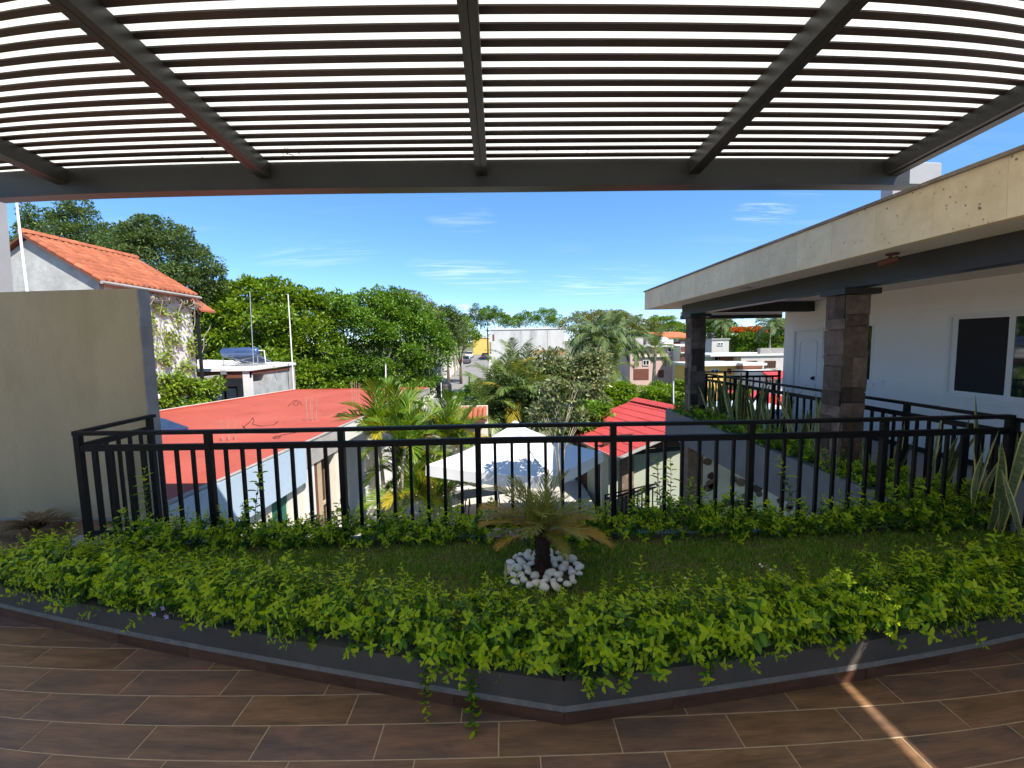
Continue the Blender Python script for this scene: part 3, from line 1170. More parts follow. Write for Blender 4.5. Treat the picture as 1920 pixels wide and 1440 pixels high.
# corridor floor and cantilevered slab with its planting trough
hb('floor_slab', MB().box(3.985, 12.4, 3.645, 10.25, -0.42, -0.002), m_slabgrey)
hb('floor_slab', MB().box(4.39, 12.4, -3, 3.642, -0.42, -0.002), m_slabgrey)
hb('corridor_floor', MB().box(4.56, 6.585, -3, 10.15, -0.0015, 0.004), m_corr)
hb('trough_front', MB().box(3.87, 3.98, 3.645, 10.25, -0.425, 0.2), m_slabgrey)
hb('trough_end', MB().box(3.983, 4.36, 10.15, 10.249, 0.0, 0.2), m_slabgrey)
hb('trough_kerb', MB().box(4.39, 4.55, 2.2, 10.25, 0.0005, 0.105), m_curb)
hb('trough_soil', MB().box(3.983, 4.385, 3.65, 10.145, 0.0, 0.16), m_soil)
# spotlights below the eaves
for (px, py, tilt) in ((1643, 476, 1), (1381, 541, 0)):
    p = atz(px, py, 2.62)
    p = (3.75, p[1], 2.6245)
    if tilt:
        m = MB().lathe([(0.055, -0.012), (0.055, 0.0)], p, 14)
        m.tube([(p[0], p[1], p[2] - 0.01), (p[0] - 0.02, p[1] + 0.02, p[2] - 0.05)], 0.012, 8)
        m.tube([(p[0] + 0.02, p[1] - 0.05, p[2] - 0.055), (p[0] - 0.06, p[1] + 0.08, p[2] - 0.085)], [0.026, 0.034], 12)
        hb('spotlight', m, m_brown)
    else:
        hb('downlight', MB().lathe([(0.05, -0.012), (0.085, -0.008), (0.085, 0.0)], p, 18), m_metal)
# lower storey under the slab: rough stone wall, dark column
hb('lower_wall', MB().box(5.2, 12, 12.0, 12.2, G2, -0.45), m_cream)
low = [o for o in hs.children if o.name.startswith('lower_wall')][0]
r = random.Random(11)
for i in range(70):
    x, z = 5.3 + r.random() * 3.2, G2 + 0.15 + r.random() * 3.4
    n = 7
    rr = r.uniform(0.10, 0.17)
    poly = [(x + rr * r.uniform(0.75, 1.1) * math.cos(2 * math.pi * k / n), z + rr * 0.8 * r.uniform(0.75, 1.1) * math.sin(2 * math.pi * k / n)) for k in range(n)]
    m = MB().prism(poly, 0, 0.03)
    m.v = [(a, 12.0 - c, b) for a, b, c in m.v]
    m.f = [f[::-1] for f in m.f]
    hb('stone', m, m_stone, low)
hb('lower_column', MB().box(4.72, 5.12, 10.9, 11.3, G2, -0.43), m_stone)
hb('lower_slab', MB().box(5.3, 12.4, 10.26, 12.4, -0.44, -0.2), m_slabgrey)
# concrete block / cistern on the roof, seen over the fascia
p0, p1 = aty(1676, 335, 7.6), aty(1766, 304, 7.6)
tag(MB().bevel_box(p0[0], p1[0], 7.6, 7.85, 3.0525, p1[2], 0.02).build('roof_cistern', m_colgrey), 'pale grey block shaped cistern on the flat roof', 'cistern')

# house wall behind the viewer (reflected in panes, shades the rear of the terrace)
tag(MB().box(-9, 4.3, -7.0, -6.85, 0, 3.2).build('rear_wall', m_white), 'white house wall at the back of the terrace', 'wall')

# ================================================================== LEAVES AND GREENERY CLOSE BY
RG = np.random.default_rng(12)
lm_hedge = leaf_mat('hedge_leaf', [(0.025, 0.085, 0.008), (0.05, 0.15, 0.01), (0.10, 0.24, 0.01), (0.18, 0.34, 0.012)], 0.36, 0.4, 0.4)
lm_tip = leaf_mat('young_hedge_leaf', [(0.27, 0.42, 0.01), (0.40, 0.52, 0.014), (0.5, 0.58, 0.02)], 0.45, 0.42, 0.35)
m_twig = M('green_twig', (0.09, 0.10, 0.035), 0.8, 0.3, 20)
lm_grass = leaf_mat('grass_blade', [(0.07, 0.2, 0.014), (0.11, 0.27, 0.02), (0.15, 0.32, 0.026), (0.2, 0.34, 0.04), (0.4, 0.34, 0.14)], 0.36, 0.6, 0.2)


def tube_np(pts, rad, n=3):
    pts = np.asarray(pts, float)
    k = len(pts)
    d = norm(np.gradient(pts, axis=0))
    a = np.where(np.abs(d[:, 2:3]) > 0.9, np.array([[1.0, 0, 0]]), np.array([[0, 0, 1.0]]))
    u = norm(np.cross(d, a))
    w = np.cross(d, u)
    t = np.arange(n) * 2 * np.pi / n
    rad = np.broadcast_to(np.asarray(rad, float), (k,))
    V = (pts[:, None] + (u[:, None] * np.cos(t)[None, :, None] + w[:, None] * np.sin(t)[None, :, None]) * rad[:, None, None]).reshape(-1, 3)
    i = np.arange(k - 1)[:, None] * n
    j = np.arange(n)[None]
    j2 = (j + 1) % n
    Fc = np.concatenate([np.stack([i + j, i + j2, i + n + j2], -1).reshape(-1, 3), np.stack([i + j, i + n + j2, i + n + j], -1).reshape(-1, 3)])
    return V, Fc


def join_np(parts):
    """parts: (V, F, material index)"""
    Vs, Fs, Ms, b = [], [], [], 0
    for V, Fc, m in parts:
        Vs.append(V)
        Fs.append(Fc + b)
        Ms.append(np.full(len(Fc), m) if np.isscalar(m) else m)
        b += len(V)
    return np.concatenate(Vs), np.concatenate(Fs), np.concatenate(Ms)


def shoot_np(seed, L=0.24, pairs=8, leaf=0.05):
    """one leafy shoot growing up +Z from the origin: paired leaves, young yellow-green tip"""
    r = np.random.default_rng(seed)
    t = np.linspace(0, 1, 7)
    bend = r.uniform(-0.25, 0.25, 2)
    st = np.stack([bend[0] * L * t ** 2, bend[1] * L * t ** 2, L * t], 1)
    V0, F0 = tube_np(st, np.linspace(0.0026, 0.0012, 7))
    parts = [(V0, F0, 2)]
    P, D, N, Ls = [], [], [], []
    az = r.uniform(0, 6.28)
    for k in range(pairs):
        f = 0.12 + 0.88 * (k + 0.5) / pairs
        az += 1.57 + r.uniform(-0.35, 0.35)
        p = np.array([np.interp(f, t, st[:, i]) for i in range(3)])
        for s in (0, np.pi):
            el = r.uniform(0.05, 0.6) + 0.55 * max(0, f - 0.7)
            a = az + s + r.uniform(-0.2, 0.2)
            D.append((math.cos(a) * math.cos(el), math.sin(a) * math.cos(el), math.sin(el)))
            N.append((0.2 * r.normal(), 0.2 * r.normal(), 1))
            P.append(p)
            Ls.append(leaf * (0.7 + 0.5 * math.sin(math.pi * min(1, f * 0.95))) * r.uniform(0.62, 1.2) * (0.72 if f > 0.93 else 1))
    for s in range(3):
        a = r.uniform(0, 6.28)
        D.append((0.5 * math.cos(a), 0.5 * math.sin(a), 1))
        N.append((-math.cos(a), -math.sin(a), 0.4))
        P.append(st[-1])
        Ls.append(leaf * 0.55)
    P, D, N, Ls = map(np.array, (P, D, N, Ls))
    V1, F1 = leaves3_np(P, D, N, Ls, Ls * r.uniform(0.44, 0.54), 0.2, 0.2)
    frac = np.concatenate([np.repeat(np.arange(pairs) / pairs, 2), [1, 1, 1]])
    young = (frac + r.normal(0, 0.16, len(frac)) > 0.6)
    parts.append((V1, F1, np.repeat(young.astype(int), 6)))
    return join_np(parts)


SHOOTS = [shoot_np(100 + i, L, p) for i, (L, p) in enumerate([(0.2, 7), (0.22, 8), (0.26, 9), (0.18, 6), (0.24, 8), (0.3, 11), (0.16, 6), (0.23, 8)])]
HM = [lm_hedge, lm_tip, m_twig]
SHOOT_ME = [np_mesh('shoot', V, Fc, HM, mi=mi) for V, Fc, mi in SHOOTS]


def place_shoots(root, items, keep, foliage_name='foliage'):
    """items: (variant, location, direction, twist, scale, weight); the weightiest become parts, the rest one mass"""
    items = sorted(items, key=lambda a: -a[5])
    bulk = []
    inv = Vector(root.location)
    for n, (v, loc, d, tw, s, w) in enumerate(items):
        q = Vector((0, 0, 1)).rotation_difference(Vector(d).normalized())
        R = (q.to_matrix() @ Matrix.Rotation(tw, 3, 'Z'))
        if n < keep:
            o = inst('shoot', SHOOT_ME[v], root, Vector(loc) - inv, R.to_euler(), s)
        else:
            V, Fc, mi = SHOOTS[v]
            bulk.append((V @ (np.array(R).T * s) + np.array(loc) - np.array(inv), Fc, mi))
    if bulk:
        V, Fc, mi = join_np(bulk)
        tag(inst(foliage_name, np_mesh(foliage_name, V, Fc, HM, mi=mi), root), kind='stuff')


# --- front hedge, spilling over the planter wall
hedge = thing('hedge', 'lime green leafy hedge spilling over the front wall of the planter', 'hedge', (0.25, 2.2, PZ), 0, 'hedges of the lawn planter')
items = []
r = random.Random(21)
for n in range(2500):
    x = r.uniform(-3.62, 4.3)
    dirx = -0.2349 if x < 0.251 else 0.122
    yf = front_y(x)
    u = r.random()
    depth = 0.05 + 0.4 * u
    hump = 0.5 + 0.5 * math.sin(x * 2.3 + 1.0) * math.sin(x * 0.9 + 0.4)
    top = 0.05 + 0.12 * hump + (0.1 if x > 2.9 else 0)
    if r.random() < 0.45:                                   # top layer
        z = 0.19 + top * r.uniform(0.35, 1.0) * (1 - 0.5 * abs(depth - 0.22) / 0.25)
        dr_ = (r.gauss(0, 0.4), r.gauss(-0.12, 0.38), 1.0)
        w = 2 + z - depth
    elif r.random() < 0.65:                                   # front face, leaning out and down
        depth = r.uniform(0.06, 0.24)
        z = 0.2 + r.uniform(0.0, 0.16)
        dr_ = (r.gauss(0, 0.5), -1.0, r.uniform(0.0, 1.1))
        w = 2.4
    else:
        z = 0.18 + r.uniform(0, 0.12)
        dr_ = (r.gauss(0, 0.6), r.gauss(0.1, 0.5), r.uniform(0.2, 1))
        w = 0.5
    y = yf + depth
    dr_ = (dr_[0] - dirx * dr_[1], dr_[1] + 0, dr_[2])
    s = r.uniform(0.5, 0.98)
    if r.random() < 0.035 and w > 2.2 and dr_[2] > 0.9:
        s *= 1.55
    near = 1.0 / math.hypot(x, y)
    items.append((r.randrange(len(SHOOTS)), (x, y, z), dr_, r.uniform(0, 6.3), s, w * near * (1 + r.random() * 0.4)))
for x, ln in ((-0.43, 0.75), (-0.2, 1.0)):    # strands that hang over the wall
    items.append((5, (x, front_y(x) - 0.035, 0.24), (0.1, -0.22, -1), 1.0, ln, 9))
    items.append((2, (x + 0.02, front_y(x) - 0.02, 0.25), (-0.15, -0.3, -1), 2.0, ln * 0.8, 9))
place_shoots(hedge, items, 300)

# --- back hedge along the railing
hedge2 = thing('hedge', 'low loose green hedge growing along the foot of the balcony railing', 'hedge', (0.4, 3.35, 0.17), 0, 'hedges of the lawn planter')
items = []
for n in range(1700):
    x = r.uniform(-3.3, 4.25)
    gap = min(abs(x - 0.12) / 0.35, abs(x - 0.98) / 0.12, 1.0)
    if r.random() > gap + 0.12:
        continue
    hump = 0.5 + 0.5 * math.sin(x * 3.1 + 0.7) * math.cos(x * 1.3)
    if x < -2.6:
        hump *= 0.3
    top = 0.1 + 0.12 * hump + (0.08 if 1.0 < x < 1.9 else 0) + (0.06 if x > 3.2 else 0)
    y = r.uniform(3.42, 3.62)
    z = 0.15 + r.random() ** 1.4 * top
    dr_ = (r.gauss(0, 0.6), r.gauss(-0.3, 0.5), r.uniform(0.2, 1.0))
    s = r.uniform(0.5, 0.88)
    if r.random() < 0.014:
        s, dr_ = 1.25, (r.gauss(0, 0.3), 0, 1)
    items.append((r.randrange(len(SHOOTS)), (x, y, z), dr_, r.uniform(0, 6.3), s, z + r.random() * 0.2))
for x in (-2.9, 1.25, 1.32, 2.35, -2.05):
    items.append((5, (x, 3.4, 0.42), (r.gauss(0, 0.2), 0, 1), 0.4, 1.35, 2))
place_shoots(hedge2, items, 220)

# --- bushes in the trough of the white house
hedge3 = thing('hedge', 'bright green low hedge in the trough along the white house slab', 'hedge', (4.1, 7, 0.16))
items = []
for n in range(900):
    y = 3.6 + 6.4 * r.random() ** 1.25
    x = r.uniform(3.92, 4.3)
    z = 0.15 + r.random() ** 1.4 * 0.2
    items.append((r.randrange(len(SHOOTS)), (x, y, z), (r.gauss(-0.3, 0.5), r.gauss(-0.2, 0.5), r.uniform(0.3, 1.1)), r.uniform(0, 6.3), r.uniform(0.6, 0.95), z - 0.05 * y))
place_shoots(hedge3, items, 120)

# --- lawn: grass blades over the soil
N = 150000
gx = RG.uniform(-3.58, 4.3, N)
gy = RG.uniform(2.15, 3.5, N)
fy = np.where(gx < 0.251, 1.871 + (0.251 - gx) * 0.2349, 1.871 + (gx - 0.251) * 0.122)
thin = np.clip((3.44 - gy) / 0.12, 0.06, 1)
ring = np.hypot((gx - 0.245), (gy - 2.96))
ok = (gy > fy + 0.28) & (RG.random(N) < thin) & (ring > 0.25)
gx, gy = gx[ok], gy[ok]
n = len(gx)
base = np.stack([gx, gy, np.full(n, 0.168)], 1)
az = RG.uniform(0, 2 * np.pi, n)
h = RG.uniform(0.018, 0.044, n) * (0.8 + 0.35 * np.sin(gx * 5 + gy * 7) * np.sin(gy * 9 - gx * 3))
lean = RG.uniform(0.1, 0.8, n)
sd = np.stack([np.cos(az), np.sin(az), np.zeros(n)], 1)
ld = np.stack([-np.sin(az), np.cos(az), np.zeros(n)], 1)
mid = base + ld * (h * lean * 0.35)[:, None] + np.array([0, 0, 1]) * (h * 0.6)[:, None]
tip = base + ld * (h * lean)[:, None] + np.array([0, 0, 1]) * (h * 0.97)[:, None]
w = RG.uniform(0.0016, 0.003, n)[:, None]
V = np.stack([base - sd * w, base + sd * w, mid + sd * w * 0.8, mid - sd * w * 0.8, tip], 1).reshape(-1, 3)
i = (np.arange(n) * 5)[:, None, None]
Fc = (np.array([[0, 1, 2], [0, 2, 3], [3, 2, 4]])[None] + i).reshape(-1, 3)
tag(inst('grass', np_mesh('grass', V, Fc, lm_grass)), kind='stuff')
# fallen leaves and straw
n = 520
P = np.stack([RG.uniform(-3.4, 4.2, n), RG.uniform(2.35, 3.42, n), np.full(n, 0.2)], 1)
P[:300, 1] = RG.uniform(3.28, 3.5, 300)
P[:300, 2] = 0.176
D = np.stack([RG.normal(size=n), RG.normal(size=n), RG.normal(size=n) * 0.15], 1)
V, Fc = leaves2_np(P, D, np.stack([RG.normal(size=n) * 0.3, RG.normal(size=n) * 0.3, np.ones(n)], 1), RG.uniform(0.015, 0.04, n), RG.uniform(0.006, 0.014, n))
lm_dry = leaf_mat('dry_leaf', [(0.24, 0.15, 0.06), (0.36, 0.27, 0.14), (0.15, 0.07, 0.03)], 0.15, 0.8, 0.1)
tag(inst('leaf_litter', np_mesh('leaf_litter', V, Fc, lm_dry)), kind='stuff')

# --- white pebbles round the little palm
PB = (0.245, 2.96)
peb = []
for i in range(6):
    bm_ = bmesh.new()
    bmesh.ops.create_icosphere(bm_, subdivisions=2, radius=1.0)
    rr = random.Random(50 + i)
    sx, sy, sz = rr.uniform(0.8, 1.25), rr.uniform(0.7, 0.95), rr.uniform(0.55, 0.8)
    ph = [rr.uniform(0, 6.28) for _ in range(4)]
    for v in bm_.verts:
        c = v.co.copy()
        k = 1 + 0.13 * math.sin(2.1 * c.x + ph[0]) + 0.11 * math.sin(2.6 * c.y + ph[1] + c.z) + 0.08 * math.sin(3 * c.z + ph[2])
        v.co = Vector((c.x * sx * k, c.y * sy * k, c.z * sz * k))
    me = bpy.data.meshes.new('pebble')
    bm_.to_mesh(me)
    bm_.free()
    me.materials.append(m_stonew)
    me.polygons.foreach_set('use_smooth', [True] * len(me.polygons))
    peb.append(me)
pts = []
rr = random.Random(77)
tries = 0
while len(pts) < 66 and tries < 9000:
    tries += 1
    a, q = rr.uniform(0, 6.283), 0.075 + 0.19 * math.sqrt(rr.random())
    x, y = PB[0] + q * math.cos(a), PB[1] + q * math.sin(a)
    s = rr.uniform(0.027, 0.042)
    if all((x - b[0]) ** 2 + (y - b[1]) ** 2 > (0.84 * (s + b[2])) ** 2 for b in pts):
        pts.append((x, y, s))
for x, y, s in pts:
    o = inst('pebble', rr.choice(peb), None, (x, y, 0.182 + s * 0.42), (rr.gauss(0, 0.3), rr.gauss(0, 0.3), rr.uniform(0, 6.28)), s)
    tag(o, 'smooth white river pebble in the ring around the little palm', 'stone', 'white pebbles around the little palm')
for (px, py) in ((1425, 1058), (1429, 1062), (1445, 1068), (1284, 1083)):
    p = atz(px, py, 0.2)
    o = inst('pebble', peb[1], None, p, (0, 0, 1), 0.011)
    tag(o, 'tiny white pebble lost in the grass right of the little palm', 'stone', 'stray pebbles in the lawn')


# ------------------------------------------------------------------ palms
def frond_np(L, n, leaf, lw, e0, e1, spread=1.0, vee=0.35, droop=0.3, seed=0, gap=0.12):
    """feather frond: heads +X, elevation runs from e0 to e1 along its length"""
    r = np.random.default_rng(seed)
    k = 9
    t = np.linspace(0, 1, k)
    el = e0 + (e1 - e0) * t ** 1.2
    seg = L / (k - 1)
    pos = np.zeros((k, 3))
    sw = r.uniform(-0.12, 0.12)
    for i in range(1, k):
        a = (el[i] + el[i - 1]) / 2
        pos[i] = pos[i - 1] + seg * np.array([math.cos(a), sw * t[i], math.sin(a)])
    Vr, Fr = tube_np(pos, np.linspace(0.012, 0.003, k) * L ** 0.5, 3)
    f = gap + (1 - gap) * (np.arange(n) + 0.5) / n
    P = np.stack([np.interp(f, t, pos[:, i]) for i in range(3)], 1)
    a = np.interp(f, t, el)
    T = np.stack([np.cos(a), np.zeros(n), np.sin(a)], 1)
    U = np.stack([-np.sin(a), np.zeros(n), np.cos(a)], 1)
    lens = leaf * (0.35 + 0.75 * np.sin(np.pi * np.clip(0.12 + f * 0.8, 0, 1))) * np.where(f > 0.9, 0.75, 1.0)
    parts = [(Vr, Fr, 1)]
    for s in (-1, 1):
        ang = np.interp(f, [0, 1], [1.15, 0.45]) * spread + r.normal(0, 0.09, n)
        S = np.array([0, s, 0.0])
        v = vee + r.normal(0, 0.1, n)
        D = T * np.cos(ang)[:, None] + (S * np.cos(v)[:, None] + U * np.sin(v)[:, None]) * np.sin(ang)[:, None]
        D[:, 2] -= droop * 0.4
        D = norm(D)
        # two joined pieces, the outer one hanging down more
        l1 = lens * 0.55
        m = P + D * l1[:, None]
        D2 = D.copy()
        D2[:, 2] -= droop
        D2 = norm(D2)
        tip = m + D2 * (lens * 0.5)[:, None]
        Wd = norm(np.cross(D, np.cross(T, D))) * (lw * 0.5)
        V = np.stack([P - Wd * 0.5, P + Wd * 0.5, m + Wd, m - Wd, tip], 1).reshape(-1, 3)
        i = (np.arange(n) * 5)[:, None, None]
        Fc = (np.array([[0, 1, 2], [0, 2, 3], [3, 2, 4]])[None] + i).reshape(-1, 3)
        parts.append((V, Fc, 0))
    return join_np(parts)


FR = {}


def frond_set(key, mats, L, n, leaf, lw, els, **kw):
    FR[key] = [np_mesh('frond', *frond_np(L, n, leaf, lw, e0, e1, seed=hash_ + i, **kw)[:2], mats, mi=frond_np(L, n, leaf, lw, e0, e1, seed=hash_ + i, **kw)[2])
               for i, (e0, e1) in enumerate(els) for hash_ in (len(FR) * 37,)]
    return FR[key]


def palm(name, label, base, stems, key, nf, group=None, trunk_mat=None, r0=0.09, r1=0.06, az0=0.0, yellow=None, seed=1, skirt=None):
    """stems: (dx, dy, height, lean x, lean y)"""
    t = thing(name, label, 'palm', base, 0, group)
    rr = random.Random(seed)
    for dx, dy, hh, lx, ly in stems:
        pts = [(dx + lx * f * f, dy + ly * f * f, hh * f) for f in (0, 0.25, 0.5, 0.75, 1.0)]
        MB().tube(pts, [r0, r0 * 0.9, (r0 + r1) / 2, r1, r1 * 0.8], 8).build('trunk', trunk_mat or m_barkpale, t, smooth=True)
        top = pts[-1]
        fs = FR[key]
        for i in range(nf):
            v = min(len(fs) - 1, int(len(fs) * (i + rr.random() * 0.9) / nf))
            me = fs[v]
            if yellow and rr.random() < yellow[1] * (0.4 + 1.2 * i / nf):
                me = FR[yellow[0]][min(len(FR[yellow[0]]) - 1, v)]
            inst('frond', me, t, top, (rr.gauss(0, 0.12), rr.gauss(0, 0.07), az0 + i * 2.39996 + rr.gauss(0, 0.15)), rr.uniform(0.85, 1.12))
        if skirt:
            for i in range(skirt[1]):
                inst('dead_frond', rr.choice(FR[skirt[0]]), t, (top[0], top[1], top[2] - 0.15), (0, rr.uniform(-0.1, 0.2), rr.uniform(0, 6.28)), rr.uniform(0.7, 1.0))
    return t


lm_palm = leaf_mat('palm_leaf', [(0.06, 0.115, 0.018), (0.10, 0.165, 0.025), (0.15, 0.2, 0.035), (0.2, 0.23, 0.06)], 0.25, 0.4, 0.45)
lm_palmgrey = leaf_mat('grey_green_palm_leaf', [(0.055, 0.10, 0.03), (0.09, 0.145, 0.042), (0.13, 0.185, 0.06), (0.18, 0.22, 0.085)], 0.22, 0.5, 0.3)
lm_areca = leaf_mat('areca_leaf', [(0.06, 0.14, 0.012), (0.10, 0.2, 0.015), (0.16, 0.25, 0.02), (0.22, 0.28, 0.03)], 0.35, 0.38, 0.45)
lm_arecay = leaf_mat('yellow_palm_leaf', [(0.36, 0.32, 0.02), (0.42, 0.35, 0.03), (0.36, 0.24, 0.02), (0.26, 0.28, 0.03)], 0.35, 0.45, 0.4)
lm_small = leaf_mat('pygmy_palm_leaf', [(0.15, 0.17, 0.03), (0.24, 0.245, 0.045), (0.34, 0.31, 0.06)], 0.34, 0.4, 0.45)
lm_smally = leaf_mat('yellowing_palm_leaf', [(0.5, 0.28, 0.04), (0.42, 0.3, 0.04), (0.56, 0.27, 0.05)], 0.36, 0.5, 0.3)
lm_deadp = leaf_mat('dead_palm_leaf', [(0.26, 0.10, 0.05), (0.34, 0.2, 0.12), (0.2, 0.12, 0.07)], 0.1, 0.8, 0.1)
m_rach = M('palm_rachis', (0.22, 0.24, 0.06), 0.5, 0.2, 8)
m_rachy = M('yellow_rachis', (0.45, 0.33, 0.06), 0.5, 0.2, 8)
D2R = math.radians
frond_set('small', [lm_small, m_rach], 0.5, 24, 0.155, 0.0075, [(D2R(a), D2R(b)) for a, b in ((82, 35), (66, 8), (54, -8), (42, -20), (28, -32))], spread=0.85, vee=0.45, droop=0.15)
frond_set('smally', [lm_smally, m_rachy], 0.5, 30, 0.16, 0.009, [(D2R(a), D2R(b)) for a, b in ((60, 5), (50, -5), (40, -15), (25, -30), (15, -40))], spread=0.8, vee=0.3, droop=0.2)
frond_set('areca', [lm_areca, m_rachy], 1.5, 36, 0.5, 0.034, [(D2R(a), D2R(b)) for a, b in ((84, 45), (72, 10), (62, -15), (50, -40), (38, -60))], spread=0.85, vee=0.55, droop=0.25)
frond_set('arecay', [lm_arecay, m_rachy], 1.4, 34, 0.46, 0.034, [(D2R(a), D2R(b)) for a, b in ((80, 35), (65, 0), (50, -30), (36, -60), (20, -75))], spread=0.85, vee=0.5, droop=0.3)
frond_set('queen', [lm_palm, m_rach], 2.7, 46, 0.62, 0.036, [(D2R(a), D2R(b)) for a, b in ((80, 30), (62, -10), (45, -38), (25, -62), (0, -80))], spread=0.95, vee=0.2, droop=0.55)
frond_set('grey', [lm_palmgrey, m_rach], 3.0, 54, 0.8, 0.045, [(D2R(a), D2R(b)) for a, b in ((82, 15), (66, -35), (48, -62), (28, -80), (8, -88))], spread=0.9, vee=0.1, droop=0.9)
frond_set('dead', [lm_deadp, m_rachy], 2.2, 36, 0.5, 0.03, [(D2R(a), D2R(b)) for a, b in ((5, -85), (-20, -90))], spread=0.7, vee=-0.2, droop=0.9)

# the little palm in the lawn
lp = thing('small_palm', 'small fan of feathery palm fronds on a stubby fibrous trunk in the lawn', 'palm', (PB[0], PB[1], 0.17))
m = MB().lathe([(0.056, 0.0), (0.05, 0.05), (0.046, 0.12), (0.048, 0.2), (0.044, 0.26), (0.03, 0.32)], n=12)
m.build('trunk', m_barkpalm, lp, smooth=True)
rr = random.Random(5)
for i in range(150):
    z = 0.02 + 0.29 * i / 150
    a = i * 2.39996
    m = MB()
    c, s = math.cos(a), math.sin(a)
    q = 0.05 - 0.01 * z / 0.3
    m.add([(c * q - s * 0.012, s * q + c * 0.012, z), (c * q + s * 0.012, s * q - c * 0.012, z),
           (c * (q + 0.016), s * (q + 0.016), z + 0.04), (c * (q - 0.008), s * (q - 0.008), z + 0.012)], [(0, 1, 2), (0, 2, 3), (1, 3, 2)])
    if i == 0:
        scales = m
    else:
        scales.add(m.v, m.f)
tag(scales.build('leaf_base_scales', m_barkpalm, lp), kind='stuff')
for i in range(26):
    v = min(4, int(5 * i / 26))
    inst('frond', FR['small'][v], lp, (0, 0, 0.28), (rr.gauss(0, 0.1), rr.gauss(0, 0.06), i * 2.39996 + rr.gauss(0, 0.15)), rr.uniform(0.74, 1.0))
for a, v, s in ((3.05, 1, 1.05), (3.3, 2, 1.0), (2.8, 2, 0.9), (3.6, 3, 0.8), (-0.35, 3, 1.05), (-0.7, 2, 0.75), (0.1, 2, 0.85), (-1.1, 3, 0.6), (-0.15, 3, 0.95)):
    inst('yellowing_frond', FR['smally'][v], lp, (0, 0, 0.27), (0, 0, a), s * 0.92)

# ------------------------------------------------------------------ snake plants in the trough
lm_snake = M('snake_leaf_green', (0.055, 0.09, 0.028), 0.45, 0.45, 26, 0, spec=0.4, stretch=(1, 1, 3.5), base2=(0.2, 0.24, 0.09))
lm_snakey = M('snake_leaf_edge', (0.5, 0.44, 0.14), 0.5, 0.2, 8)


def snake_leaf(seed, L, W):
    r = random.Random(seed)
    rows = 9
    V, Fc, mi = [], [], []
    bx, by, tw = r.uniform(-0.14, 0.14), r.uniform(-0.26, 0.26), r.uniform(-1.3, 1.3)
    for j in range(rows):
        t = j / (rows - 1)
        w = W * (0.45 + 0.95 * t - 0.25 * t * t) if t < 0.55 else W * (0.45 + 0.95 * 0.55 - 0.25 * 0.3) * max(0.02, 1 - ((t - 0.55) / 0.45) ** 1.7)
        a = tw * t
        c, s = math.cos(a), math.sin(a)
        for k, (f, z) in enumerate(((-0.5, 0.16), (-0.36, 0.09), (0, 0.0), (0.36, 0.09), (0.5, 0.16))):
            x, y = f * w, z * w
            V.append((bx * t * t + x * c - y * s, by * t * t + x * s + y * c, L * t - 0.04 * L * abs(by) * t))
    for j in range(rows - 1):
        for k in range(4):
            Fc.append((j * 5 + k, j * 5 + k + 1, (j + 1) * 5 + k + 1, (j + 1) * 5 + k))
            mi.append(1 if k in (0, 3) else 0)
    return np_mesh('leaf', V, Fc, [lm_snake, lm_snakey], True, mi)


SN = [snake_leaf(30 + i, L, W) for i, (L, W) in enumerate([(0.85, 0.075), (1.0, 0.08), (0.68, 0.07), (0.92, 0.09), (1.08, 0.085), (0.78, 0.065)])]


def snake_plant(loc, label, n, s, seed, group='snake plants in the trough'):
    t = thing('snake_plant', label, 'plant', loc, 0, group)
    r = random.Random(seed)
    for i in range(n):
        a = r.uniform(0, 6.28)
        q = 0.02 + 0.1 * r.random()
        tl = r.uniform(0.02, 0.3)
        o = inst('leaf', r.choice(SN), t, (q * math.cos(a), q * math.sin(a), 0), (0, 0, 0), s * r.uniform(0.75, 1.1))
        o.rotation_euler = (Matrix.Rotation(a, 3, 'Z') @ Matrix.Rotation(tl, 3, 'Y') @ Matrix.Rotation(r.uniform(0, 6.28), 3, 'Z')).to_euler()
    return t


for i, (y, n, s, lab) in enumerate([
        (9.6, 9, 1.0, 'striped snake plant at the far end of the trough beside the far stone column'),
        (8.75, 12, 1.05, 'dense snake plant just in front of the far stone column'),
        (8.25, 12, 1.1, 'second snake plant in front of the far stone column'),
        (7.75, 12, 1.1, 'third tall snake plant counted from the far stone column'),
        (7.25, 9, 1.0, 'snake plant midway between the two stone columns'),
        (6.65, 11, 1.0, 'snake plant standing before the white moulded door'),
        (6.1, 8, 0.95, 'thin snake plant a little way behind the near stone column'),
        (5.6, 9, 0.95, 'yellow edged snake plant touching the back of the near stone column'),
        (4.7, 6, 0.95, 'sparse snake plant right in front of the near stone column'),
        (4.15, 6, 1.0, 'snake plant midway between near stone column and railing corner'),
        (3.40, 9, 1.12, 'largest broad leaved snake plant at the corner of the two railings')]):
    snake_plant((4.27 if y > 3.6 else 4.07, y, 0.15), lab, n, s, 60 + i)
big = snake_plant((4.02, 2.95, 0.15), 'snake plant with arching broad leaves at the right edge of the lawn', 4, 0.72, 91)

# stakes, small debris
for (px, py), lab in (((506, 1086), 'thin pale stake standing in the lawn at the left'), ((948, 1092), 'thin pale stake beside the pebble ring'),):
    p = atz(px, py, 0.17)
    MB().tube([(0, 0, 0), (0.004, 0, 0.14)], [0.0085, 0.0085], 8).build('stake', m_stake, thing('garden_stake', lab, 'stake', p))
p = atz(1897, 1000, 0.17)
MB().tube([(0, 0, 0), (0, 0, 0.25)], 0.018, 10).build('pipe', m_curb, thing('garden_pipe', 'short grey pipe standing at the right end of the lawn', 'pipe', p))
